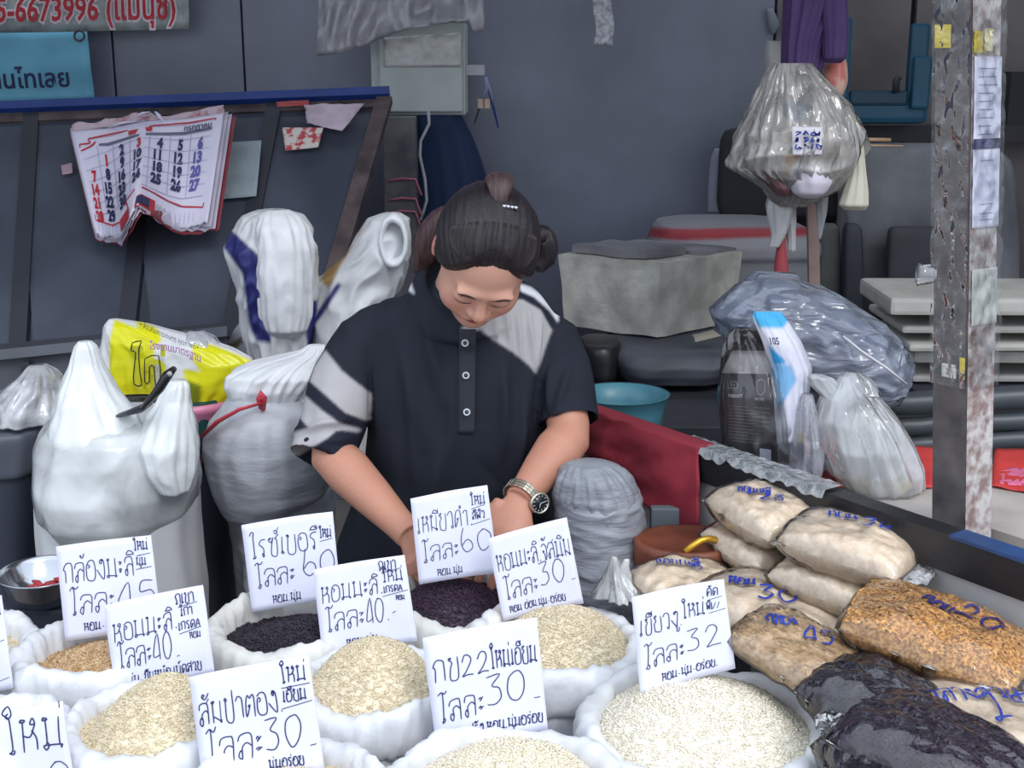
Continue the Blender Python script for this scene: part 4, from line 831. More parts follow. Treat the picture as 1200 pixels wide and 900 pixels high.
# grey covered shapes on the right
m_gc = mat('grey_cover', (136, 137, 142), .7, 0, .16, 4, .3, 8, (100, 102, 108), .02)
soft('grey_cover', 'large grey covered thing standing at the back on the right', 'cover', [(168, 1008, 1140, 4.25, .05), (172, 996, 1160, 4.25, .1), (190, 986, 1180, 4.25, .13), (260, 984, 1185, 4.25, .14), (360, 988, 1185, 4.25, .14), (384, 990, 1180, 4.25, .12)], m_gc, seg=90, fold=.03, rn=.02, seed=5, square=.5, ff=12)
soft('dark_upright_board', 'dark upright board leaning in front of the grey cover', 'board', [(266, 1046, 1100, 4.0, .02), (270, 1040, 1110, 4.0, .03), (380, 1036, 1108, 4.0, .03), (402, 1036, 1108, 4.0, .03)], mat('dark_panel', (64, 64, 72), .6), seg=40, square=.6)
soft('olive_board', 'narrow grey-green board standing behind the wooden stick', 'board', [(262, 962, 978, 4.05, .02), (266, 958, 983, 4.05, .03), (360, 956, 984, 4.05, .03), (398, 956, 984, 4.05, .03)], mat('olive_board', (88, 90, 88), .7), seg=30, square=.6)
soft('dark_board', 'dark narrow board right of the grey-green board', 'board', [(262, 992, 1004, 4.0, .02), (268, 988, 1010, 4.0, .03), (402, 986, 1010, 4.0, .03)], m_dark, seg=30, square=.6)
hb = thing('wall_shelf', 'dark wooden shelf board across the wall behind the blue chair', 'shelf', at(1050, 160, 4.5))
bxp(900, 147, 1440, 166, 4.42, .14, mat('shelf_dark', (62, 60, 66), .7), 'shelf_board', hb); bxp(1180, 84, 1440, 147, 4.45, .08, mat('dark_box', (50, 50, 58), .7), 'dark_box', hb)
# blue plastic chair standing on the shelf
ch = thing('blue_chair', 'blue plastic chair standing behind the hanging bags', 'chair', at(1040, 146, 4.35))
m_bp = mat('chair_blue', (22, 88, 116), .4, 0, .08, 6, .1, 9)
def band(pts, w, m, nm, par, d=.03, Y=4.3):
    g = G(); g.tube([at(x, y, Y) for x, y in pts], [w_ / ppm(at(1040, 100, Y)) / 2 for w_ in w], 12, flat=.45, side=(0, 1, 0)); return g.out(nm, m, par)
bxp(978, 112, 1090, 145, 4.30, .1, m_bp, 'seat', ch, .02)
bxp(1063, 27, 1092, 118, 4.30, .03, m_bp, 'back_post', ch, .012); bxp(1068, 66, 1094, 128, 4.27, .06, m_bp, 'armrest', ch, .01)
bxp(978, 20, 1001, 118, 4.30, .03, m_bp, 'back_post', ch, .012); bxp(996, 106, 1066, 124, 4.29, .03, mat('chair_blue_dark', (18, 66, 92), .4), 'seat_edge', ch, .01)
g = G(); g.tube([at(1050, 108, 4.28), at(1050, 94, 4.28), at(1054, 90, 4.28)], .012, 8); tag(g.out('small_tap', m_dark), 'small dark knob on the blue chair', 'knob')
# wooden stick and hanging goods
sk = thing('wooden_stick', 'upright wooden stick under the hanging plastic bag', 'stick', at(950, 345, 3.3))
g = G(); P0, P1 = at(955, 400, 3.3), at(950, 130, 3.3); w = .014
g.add([P0 + Vector((a * w, b * .01, 0)) for a, b in ((-1, -1), (1, -1), (1, 1), (-1, 1))] + [P1 + Vector((a * w, b * .01, 0)) for a, b in ((-1, -1), (1, -1), (1, 1), (-1, 1))], [(3, 2, 1, 0), (4, 5, 6, 7), (0, 1, 5, 4), (1, 2, 6, 5), (2, 3, 7, 6), (3, 0, 4, 7)])
g.out('shaft', mat('stick_wood', (150, 126, 120), .7, 0, .1, 20), sk, False)
g = G(); g.tube([P1 + Vector((0, 0, -.001)), at(948, -150, 3.3)], .004, 6); g.out('hanging_cord', m_dark, sk)
hp = thing('purple_cloth', 'purple folded cloth bag hanging above the plastic bag', 'cloth', at(955, 90, 3.2))
m_pur = mat('purple_cloth', (84, 62, 112), .85, 0, .1, 8, .25, 30)
G().loft(sil([(-80, 926, 984, 3.2, .05), (0, 920, 990, 3.2, .055), (50, 917, 966, 3.2, .05), (80, 916, 962, 3.2, .045), (90, 930, 955, 3.2, .035), (95, 940, 950, 3.2, .01)], 80, .14, 12, seed=1, sub=8)).out('left_leg', m_pur, hp)
G().loft(sil([(-80, 958, 990, 3.17, .03), (0, 958, 992, 3.17, .04), (40, 962, 993, 3.17, .04), (68, 964, 990, 3.17, .035), (74, 970, 985, 3.17, .01)], 60, .14, 12, seed=2, sub=8)).out('right_leg', m_pur, hp)
m_orb = mat('fleshy_parcel', (222, 186, 170), .4, 0, .2, 14, .4, 20, (206, 120, 110), lo=.4, hi=.52)
tag(G().loft(sil([(68, 978, 990, 3.25, .02), (76, 966, 992, 3.25, .03), (95, 958, 993, 3.25, .04), (110, 964, 988, 3.25, .03), (119, 972, 982, 3.25, .01)], 40, .04, 8, rn=.05, seed=3)).out('small_parcel', m_orb), 'small pink and orange parcel beside the purple cloth', 'parcel')
hb2 = thing('hanging_bag', 'large clear plastic bag full of small packets hanging from the purple cloth', 'bag', at(935, 235, 3.15))
hr = [(74, 908, 950, 3.15, .03), (90, 898, 962, 3.15, .05), (115, 886, 984, 3.15, .08), (140, 876, 1000, 3.15, .11), (160, 868, 1009, 3.15, .13), (178, 862, 1010, 3.15, .13), (196, 860, 1000, 3.15, .12), (206, 876, 990, 3.15, .11), (220, 898, 984, 3.15, .08), (234, 906, 958, 3.15, .05), (242, 915, 945, 3.15, .02)]
G().loft(sil(hr, 170, .10, 30, rn=.10, seed=21, ns=10, sub=10)).out('plastic_film', film('hang_film', (226, 224, 220), .42, .14, 1., 26, .4, .01, (1, 1, .35)), hb2)
hr2 = [(y, (l + 14 if y > 80 else l + 6), (r - 14 if y > 80 else r - 6), Y, d * .8) for y, l, r, Y, d in hr if y > 100]
G().loft(sil([(130, 905, 960, 3.15, .03), (150, 885, 985, 3.15, .08), (185, 876, 994, 3.15, .1), (210, 890, 984, 3.15, .08), (226, 906, 965, 3.15, .05)], 70, .10, 12, rn=.14, seed=9, ns=9, sub=8)).out('packets', mat('mixed_packets', (204, 196, 186), .5, 0, .2, 13, .6, 14, (140, 128, 122), .02, lo=.35, hi=.6), hb2)
sheet('paper_label', 'label', 'x', [(928, 148, 3.02), (964, 149, 3.02), (963, 181, 3.01), (929, 182, 3.01)], mat('label_white', (228, 224, 234), .5, 0, .02), 3, amp=.001, parent=hb2, yo=0)[0]['label'] = 'white handwritten label'
g = G(); rr = random.Random(8)
def lf(u, v): return at(928 + 36 * u, 182 - 33 * v, 3.01)
ink(g, [[(x + rr.uniform(-.1, .1), y + rr.uniform(-.1, .1)) for _ in range(6)] for x in (.2, .45, .7, .85) for y in (.3, .55, .8)], sfn(lf), .05, 1., .004); g.out('handwriting', m_inkb, hb2, False)
tag(G().loft(sil([(184, 935, 955, 3.07, .02), (192, 920, 966, 3.07, .035), (212, 924, 974, 3.07, .04), (226, 930, 966, 3.07, .03), (232, 940, 958, 3.07, .01)], 40, .05, 7, rn=.1, sub=6, seed=4)).out('white_packet', mat('white_packet', (224, 218, 232), .35, 0, .05, 9, .4, 20)), 'white packet in the bottom of the hanging bag', 'packet')
tag(G().loft(sil([(180, 912, 940, 3.07, .02), (188, 914, 948, 3.07, .03), (208, 914, 930, 3.07, .01)], 30, .04, 7, rn=.05, sub=6, seed=5)).out('orange_packet', mat('orange_packet', (224, 178, 120), .4)), 'orange packet in the hanging bag beside the white packet', 'packet')
tag(G().loft(sil([(193, 886, 904, 3.09, .02), (205, 888, 922, 3.09, .03), (220, 902, 928, 3.09, .03), (230, 912, 926, 3.09, .01)], 40, .08, 9, rn=.14, sub=6, seed=6)).out('dark_red_packet', mat('darkred_packet', (122, 88, 92), .4, 0, .2, 20, .4, 20)), 'dark red packet at the lower left of the hanging bag', 'packet')
tag(G().loft(sil([(118, 922, 942, 3.12, .015), (125, 916, 950, 3.12, .03), (145, 918, 950, 3.12, .03), (150, 924, 940, 3.12, .01)], 30, sub=5)).out('blue_packet', mat('blue_packet', (110, 136, 160), .4)), 'pale blue packet high in the hanging bag', 'packet')
m_rag = mat('plastic_tail', (196, 196, 198), .25, 0, .1, 12, .7, 30)
for q, sd in (([(228, 902, 925, 3.18, .02), (245, 900, 930, 3.18, .025), (275, 905, 920, 3.18, .015), (290, 902, 912, 3.18, .004)], 1), ([(228, 918, 932, 3.2, .015), (260, 920, 932, 3.2, .02), (295, 924, 932, 3.2, .006)], 2), ([(225, 955, 970, 3.2, .015), (250, 958, 968, 3.2, .012), (280, 959, 962, 3.2, .004)], 3)):
    G().loft(sil(q, 36, .2, 14, rn=.12, seed=sd, sub=8)).out('film_tail', m_rag, hb2)
tag(G().loft(sil([(160, 1000, 1010, 3.1, .01), (175, 998, 1012, 3.1, .015), (200, 996, 1014, 3.1, .02), (225, 988, 1017, 3.1, .028), (240, 983, 1018, 3.1, .028), (246, 990, 1014, 3.1, .01)], 50, .08, 9, rn=.04, seed=5, sub=8)).out('cream_pouch', mat('cream_pouch', (218, 214, 196), .5, 0, .06, 12, .4, 20)), 'long cream plastic pouch hanging right of the clear bag', 'pouch')
x = G().loft(sil([(268, 915, 919, 3.2, .01), (300, 908, 922, 3.2, .015), (330, 906, 926, 3.2, .015)], 24)).out('red_pennant', mat('red_strip2', (160, 64, 72), .6), hb2); x['label'] = 'red pennant below the bag'  # loose pennant, grouped with the bag without a support
for y, x1, nm in ((164, 1043, 'thick'), (171, 1058, 'thin')):
    g = G(); g.tube([at(985, y - 1, 3.2), at(x1, y, 3.25)], .0048 if nm == 'thick' else .0025, 8); tag(g.out('skewer', mat('skewer_wood', (206, 170, 138), .6)), nm + ' wooden skewer poking out of the hanging bag', 'skewer')
tag(G().loft(sil([(10, 898, 906, 4.57, .01), (30, 900, 915, 4.57, .02), (40, 904, 908, 4.57, .01)], 20)).out('grey_tag', mat('grey_tag', (128, 134, 146), .6)), 'small grey hanging scrap above the clear bag', 'scrap')
tag(G().loft(sil([(48, 900, 926, 3.27, .03), (60, 896, 928, 3.27, .04), (90, 898, 922, 3.25, .04)], 30, .06, 9, rn=.1)).out('pale_bag', mat('pale_bag', (176, 174, 174), .4, 0, .1, 9, .5, 20)), 'pale bag behind the purple cloth', 'bag')
# teal basin, red cloth, grey sack by the woman
tbn = thing('teal_basin', 'teal plastic basin right of the woman', 'basin', at(735, 520, 2.75))
bc = (728, 476, 2.75)
G().loft([ringp(*bc, .075, .07, -.11), ringp(*bc, .095, .09, -.01), ringp(*bc, .104, .1, .028), ringp(*bc, .108, .104, .03), ringp(*bc, .1, .096, .028), ringp(*bc, .09, .085, -.01), ringp(*bc, .07, .065, -.1)]).out('basin', mat('teal_plastic', (82, 140, 158), .35, 0, .05, 6, .05), tbn)
sup = tag(G().box((at(735, 520, 2.75).x, 2.78, (at(735, 476, 2.75).z - .112) / 2), (.3, .25, at(735, 476, 2.75).z - .114)).out('basin_stand', m_dark, None, False), 'dark box under the teal basin', 'box')
def redf(u, v):
    # draped over the rail: v 1..0.8 lies on top, then hangs down
    t = .02 + .335 * u
    top = rp(t, .03, .006); fr2 = rp(t, -.006, .006)
    if v > .82: p = fr2 + (top - fr2) * (v - .82) / .18
    else:
        d = (.82 - v) / .82; L = .06 + .11 * u - .02 * max(0, u - .9) * 8
        p = fr2 + Vector((0, -.012 * math.sin(d * 3) - .010 * math.sin(u * 17 + d * 3) * d - .02 * d - .012 * nz(u * 9 + d * 3, d * 3), -d * L))
    return p
tag(G().grid(redf, 60, 40, thick=.003).out('red_cloth', mat('maroon_cloth', (150, 44, 60), .85, 0, .08, 9, .3, 60)), 'dark red cloth draped over the black rail beside the woman', 'cloth')
gs = thing('grey_sack', 'tied grey woven sack standing under the red cloth', 'sack', at(705, 900, 1.98))
m_gs = mat('grey_sack_weave', (150, 154, 162), .45, 0, .08, 10, .6, 14, (122, 126, 136), .01, stretch=(1, 1, 5))
G().loft(sil([(556, 660, 735, 1.98, .05), (566, 652, 744, 1.98, .07), (585, 650, 752, 1.98, .08), (620, 652, 756, 1.98, .085), (670, 655, 758, 1.97, .085), (760, 660, 755, 1.96, .08), (1010, 665, 750, 1.96, .075)], 110, .01, 7, rn=.05, seed=31, ns=34, sub=16)).out('woven_sack', m_gs, gs)
G().loft(sil([(540, 676, 700, 1.96, .012), (543, 666, 714, 1.96, .03), (549, 659, 728, 1.965, .048), (560, 653, 740, 1.97, .064), (578, 650, 748, 1.975, .074), (600, 654, 748, 1.975, .07)], 110, .07, 16, rn=.05, seed=33, ns=24, sub=10)).out('gathered_top', m_gs, gs)
tag(bxp(762, 596, 800, 640, 2.05, .02, mat('grey_plate', (110, 120, 130), .5), 'grey_plate', None, .003), 'grey plate behind the brown basket', 'plate')
# brown basket with a gold handle
bk = thing('brown_basket', 'brown wooden basket with a gold rim behind the packed bags', 'basket', atz(805, 655, .80))
kc = atz(806, 640, .86)
def rk2(rx, ry, z, n=40): return [kc + Vector((rx * 1.3 * math.cos(a), ry * 1.15 * math.sin(a), z)) for a in [2 * math.pi * k / n for k in range(n)]]
m_bk = mat('basket_wood', (122, 66, 46), .5, 0, .18, 16, .3, 30)
G().loft([rk2(.05, .045, -.065), rk2(.065, .055, -.04), rk2(.066, .058, -.0), rk2(.066, .058, .012), rk2(.060, .052, .013), rk2(.056, .048, .008), rk2(.03, .026, .012)]).out('basket', m_bk, bk)
g = G(); g.tube([kc + Vector((-.012 + .012 * k, -.056 + .0035 * k, .012 + .018 * math.sin(k * .55))) for k in range(7)], .0055, 8); x = g.out('gold_handle', mat('gold', (226, 176, 60), .3, .6)), 
x[0].parent = None; tag(x[0], 'gold twisted handle lying on the brown basket', 'handle')
tag(G().loft([[kc + Vector((.05 + .05 * q + .004 * k, -.045 + .02 * math.cos(a), -.03 + .022 * math.sin(a) - .008 * k)) for a in [2 * math.pi * j / 16 for j in range(16)] for k in (0,)] for q in (0, .3, .6, .9)]).out('brown_bundle', mat('bundle_brown', (120, 70, 56), .5, 0, .2, 20, .3)), 'brown leathery bundle between basket and packed bags', 'bundle')
# ------------------------------------------------ right table with red cloth
TZ = .93
tab = thing('side_table', 'pale table right of the black rail covered by a red cloth', 'table', (1.05, 2.1, 0))
tq = (pb2 - ra).dot(rd) / (rb - ra).length
tp_ = [rp(.33, .045), rp(tq - .07, .045), rp(tq - .07, .19), rp(tq + .09, .19), rp(tq + .09, .045), rp(1.0, .045), rp(1.0, .55), rp(.33, .42)]
prism([(p.x, p.y) for p in tp_], TZ - .03, TZ).out('table_top', mat('pale_top', (190, 182, 176), .6, 0, .1, 12, .2), tab, False)
for p in (rp(.36, .10), rp(.97, .10), rp(.97, .5), rp(.36, .38)): G().box((p.x, p.y, (TZ - .03) / 2), (.04, .04, TZ - .032)).out('leg', m_rust, tab, False)
m_rc = mat('red_table_cloth', (216, 66, 62), .6, 0, .12, 7, .3, 20)
def clo(P, nm, lab, m):
    P = [atz(x, y, TZ) for x, y in P]
    fn = lambda u, v: (P[3] * (1 - u) + P[2] * u) * (1 - v) + (P[0] * (1 - u) + P[1] * u) * v + Vector((0, 0, .0025 + .0025 * nz(u * 9, v * 9) + .002))
    tag(G().grid(fn, 24, 12, thick=.001).out(nm, m), lab, 'cloth')
clo([(850, 500), (1100, 528), (1094, 574), (948, 574)], 'red_table_cloth', 'red cloth on the side table under the clear bags', m_rc)
clo([(1166, 528), (1330, 530), (1330, 600), (1160, 572)], 'red_table_cloth', 'red cloth on the side table right of the post', m_rc)
clo([(1172, 552), (1230, 548), (1230, 574), (1170, 570)], 'pink_paper', 'pink patch lying on the red cloth right of the post', mat('pink_patch', (228, 120, 160), .6))
# stacked foam trays and dark rolls
for i, (x0, x1, y0, y1, Yd) in enumerate(((1046, 1290, 340, 372, 3.3), (1058, 1290, 373, 392, 3.35), (1064, 1290, 393, 414, 3.35), (1074, 1290, 402, 428, 3.4), (1070, 1290, 430, 450, 3.45))):
    a, b = at(x0, y1, Yd), at(x1, y0 + 10, Yd)
    o = G().box(((a.x + b.x) / 2, Yd + .18, (a.z + b.z) / 2), (b.x - a.x, .34, max(.022, b.z - a.z - .003)), Matrix.Rotation(.02 * (i % 3 - 1), 3, 'Z'), bev=.012).out('foam_slab', mat('foam_slab', (198, 196, 190), .7, 0, .1, 8, .3, 30), None, False)
    tag(o, ['topmost pale foam slab of the stack behind the post', 'second foam slab from the top behind the post', 'third foam slab from the top behind the post', 'fourth foam slab from the top behind the post', 'lowest foam slab of the stack behind the post'][i], 'slab', 'foam slabs stacked behind the post')
ss = thing('slab_stand', 'dark stand under the foam slabs', 'stand', (1.75, 3.6, 0)); zt = at(1070, 450, 3.45).z - .004
G().box((1.55, 3.62, zt / 2), (.9, .5, zt)).out('stand_body', m_dark, ss, False)
for i, (y0, y1, x0, x1) in enumerate(((456, 484, 1030, 1130), (486, 508, 1040, 1130), (508, 530, 1050, 1130))):
    g = G(); A_, B_ = at(x0, (y0 + y1) / 2 + 4, 2.75), at(x1 + 90, (y0 + y1) / 2 - 6, 2.75); r = (y1 - y0) / 2 / ppm(A_)
    g.tube([A_ + (B_ - A_) * t + Vector((0, 0, .004 * nz(t * 9, i))) for t in [k / 10 for k in range(11)]], [r * (.75 if k in (0, 10) else 1 + .1 * nz(k, i)) for k in range(11)], 20)
    tag(g.out('dark_roll', mat('dark_vinyl', (72, 78, 84), .4, 0, .1, 6, .3, 9)), ['topmost dark vinyl roll left of the post', 'middle dark vinyl roll left of the post', 'lowest dark vinyl roll left of the post'][i], 'roll', 'dark vinyl rolls stacked left of the post')
# big blue-grey clear bag
bb = thing('blue_filled_bag', 'large clear plastic bag stuffed with blue-grey cloth', 'bag', at(955, 500, 2.7))
def capsule(pts, rr_, m, nm, par, seed, nzz=.10, seg=90, fr=9, dy=1.):
    """soft body along a slanted line: pts (px,py,Y), rr_ radii in px"""
    g = G(); P = [at(*p) for p in pts]; n = len(P); rings = []
    N = 60
    for j in range(N + 1):
        t = j / N * (n - 1); i = min(int(t), n - 2); q = t - i; c = P[i] * (1 - q) + P[i + 1] * q; q2 = q * q * (3 - 2 * q)
        rad = (rr_[i] * (1 - q2) + rr_[i + 1] * q2) / ppm(c)
        d = (P[min(i + 1, n - 1)] - P[i]).normalized(); a = d.cross(Vector((0, 1, 0))).normalized(); b = a.cross(d)
        rings.append([c + (a * math.cos(th) + b * math.sin(th) * dy) * rad * (1 + nzz * (1 - 2 * abs(nz(math.cos(th) * 2.2 + seed, math.sin(th) * 2.2, j * .16))) + nzz * .5 * nz(math.cos(th) * fr * .5, math.sin(th) * fr * .5 + seed, j * .05)) for th in [2 * math.pi * k / seg for k in range(seg)]])
    return g.loft(rings).out(nm, m, par)
cpts = [(866, 400, 2.62), (876, 380, 2.62), (905, 372, 2.62), (950, 395, 2.62), (1000, 420, 2.62), (1036, 440, 2.62), (1058, 446, 2.62)]
capsule(cpts, [30, 46, 54, 54, 50, 42, 30], film('blue_bag_film', (190, 200, 220), .36, .12, 1., 16, .3, .02, (.35, 1, 1.4)), 'plastic_film', bb, 3, .09, 150)
capsule(cpts, [22, 38, 46, 46, 42, 34, 20], mat('bluegrey_cloth', (84, 98, 132), .8, 0, .2, 9, .5, 14, (52, 60, 84), .02), 'cloth_filling', bb, 8, .12)
g = G(); g.tube([at(988, 394, 2.36), at(1010, 412, 2.36), at(1040, 432, 2.37), at(1062, 450, 2.40)], .0028, 6); g.out('white_seam', mat('seam_white', (226, 230, 236), .4), bb)
stb = tag(G().box((at(960, 450, 2.62).x, 2.66, .36), (.46, .3, .72)).out('bag_stand', m_dark, None, False), 'dark box under the large stuffed bag', 'box')
# box in a clear bag
bx = thing('boxed_lamp', 'dark printed carton inside a clear carrier bag on the side table', 'box', at(905, 545, 2.12))
Yb = 2.10
def face(pts, m, nm, d=.09):
    P = [at(x, y, Yb) for x, y in pts]; bk_ = Vector((.02, d, 0))
    return G().hexa([P[3], P[2], P[2] + bk_, P[3] + bk_, P[0], P[1], P[1] + bk_, P[0] + bk_]).out(nm, m, bx, False)
m_ctn = mat('carton_dark', (50, 46, 52), .5, 0, .06, 6, .1)
face([(846, 436), (906, 437), (912, 545), (850, 530)], m_ctn, 'carton')
P = [at(846, 436, Yb - .001), at(906, 437, Yb - .001), at(910, 411, Yb + .07), at(858, 411, Yb + .07)]
G().hexa([p - Vector((0, 0, .002)) for p in P] + P).out('carton_top', mat('carton_top', (186, 180, 180), .6), bx, False)
cfn = lambda u, v: at(847 + 60 * u, 437 + 100 * (1 - v) + 10 * u * (1 - v), Yb - .002)
g = G(); csf = sfn(cfn)
for k in range(12): ink(g, [[(.12, .62 - k * .036), (.5 + .1 * (k % 3), .62 - k * .036)]], csf, .008, 1.6, .001)
for k in range(5): ink(g, [[(.6, .62 - k * .05), (.92, .62 - k * .05)]], csf, .008, 1.6, .001)
ink(g, [[(.66, .9), (.74, .93), (.82, .9), (.81, .8), (.74, .76), (.67, .8), (.66, .9)]], csf, .02, 1.6, .001)
g.out('small_print', mat('print_grey', (150, 140, 146), .6), bx, False)
printed('LED', csf, .08, .82, .13, .62, MATS['print_grey'], bx, 'lettering', .0, 1.6, .001)
printed('NATURAL', csf, .62, .70, .05, .62, mat('print_white', (220, 216, 220), .6), bx, 'lettering', .0, 1.4, .001)
printed('WARRANTY', csf, .1, .72, .055, .62, MATS['print_white'], bx, 'lettering', .02, 1.5, .001)
g = G(); g.grid(lambda u, v: cfn(.72 + .22 * u, .02 + .16 * v) + Vector((0, -.002, 0)), 2, 2); g.out('white_label', m_card, bx, False)
tag(G().loft(sil([(386, 860, 885, 2.12, .02), (396, 852, 905, 2.12, .04), (420, 848, 930, 2.12, .07), (450, 843, 945, 2.11, .09), (500, 844, 955, 2.11, .1), (540, 850, 960, 2.11, .1), (552, 870, 955, 2.11, .08)], 110, .06, 12, rn=.06, seed=5, ns=12, sub=10)).out('clear_carrier', film('carton_film', (226, 228, 232), .03, .1, .7, 20, .05, .008, (1, 1, .4))), 'clear carrier bag around the dark carton', 'bag')
bl = thing('blue_white_packet', 'blue and white printed plastic packet beside the dark carton', 'packet', at(930, 555, 2.05))
o = G().loft(sil([(365, 884, 915, 2.07, .006), (372, 882, 920, 2.07, .015), (400, 894, 938, 2.06, .03), (430, 904, 950, 2.06, .04), (470, 908, 945, 2.05, .045), (520, 912, 940, 2.05, .045), (550, 915, 950, 2.05, .04)], 120, .05, 9, rn=.06, seed=15, ns=12, sub=12)).out('packet', vcol_mat('printed_packet', .25, .4, 20), bl)
tint(o, (226, 226, 240), [((70, 176, 226), [(876, 362), (912, 362), (925, 374), (918, 384), (890, 384)]), ((60, 160, 220), [(900, 404), (918, 420), (922, 426), (906, 428)]), ((130, 186, 232), [(906, 426), (926, 428), (934, 445), (922, 465), (912, 480), (906, 460)]), ((96, 96, 104), [(905, 520), (960, 512), (960, 550), (905, 540)]), ((216, 210, 90), [(934, 508), (952, 502), (952, 514), (936, 520)])], Vector(bl['_w']))
pf2 = sfn(lambda u, v: at(896 + 30 * u + 6 * (1 - v), 412 - 28 * v, 2.022))
printed('105', pf2, .05, .3, .42, .5, m_navyink, bl, 'lettering', .02, 1.3, .001)
tag(G().loft(sil([(462, 940, 952, 2.0, .01), (480, 934, 956, 2.0, .03), (520, 930, 962, 2.0, .045), (548, 926, 964, 2.0, .045), (556, 935, 955, 2.0, .03)], 70, .09, 9, rn=.12, seed=6, ns=14, sub=8)).out('small_clear_bag', film('small_film', (220, 220, 234), .35, .12, 1., 24)), 'small crumpled clear bag between carton and food bag', 'bag')
# clear knotted food bag
fo = thing('food_bag', 'knotted clear bag of food on the red cloth', 'bag', at(1010, 575, 1.98))
fr_w = [(440, 985, 1000, 2.0, .01), (450, 978, 1008, 2.0, .02), (465, 962, 1030, 2.0, .04), (490, 953, 1052, 2.0, .06), (520, 955, 1068, 2.0, .075), (548, 968, 1079, 2.0, .08), (565, 982, 1080, 2.0, .075), (576, 995, 1066, 2.0, .06)]
G().loft(sil(fr_w, 150, .05, 12, rn=.05, seed=17, ns=9, sub=12)).out('plastic_film', film('food_film', (236, 238, 242), .42, .1, 1., 18, .5, .012, (1, 1, .5)), fo)
for q, sd in (([(438, 950, 962, 2.0, .006), (442, 946, 975, 2.0, .012), (452, 950, 985, 2.0, .014), (466, 965, 990, 2.0, .02)], 5), ([(436, 992, 1006, 2.0, .006), (444, 982, 1020, 2.0, .014), (462, 984, 1030, 2.0, .025)], 6)):
    G().loft(sil(q, 40, .14, 9, rn=.1, seed=sd, sub=8)).out('bag_ear', MATS['food_film'], fo)
tag(G().loft(sil([(552, 1000, 1040, 1.99, .02), (558, 990, 1062, 1.99, .05), (566, 992, 1066, 1.99, .055), (574, 1002, 1058, 1.99, .045)], 60, .05, 9, rn=.08, seed=7, sub=6)).out('cut_fruit', mat('fruit', (232, 216, 160), .4, 0, .1, 20, .3)), 'pale yellow food lying in the bottom of the knotted bag', 'food')
tag(G().loft(sil([(480, 996, 1020, 2.0, .02), (500, 984, 1040, 2.0, .04), (530, 984, 1054, 2.0, .05), (552, 992, 1060, 2.0, .05)], 60, .06, 9, rn=.1, seed=8, sub=6)).out('inner_bag', mat('inner_bag', (222, 222, 214), .4, 0, .05, 9, .5, 16)), 'milky inner bag inside the knotted food bag', 'bag')
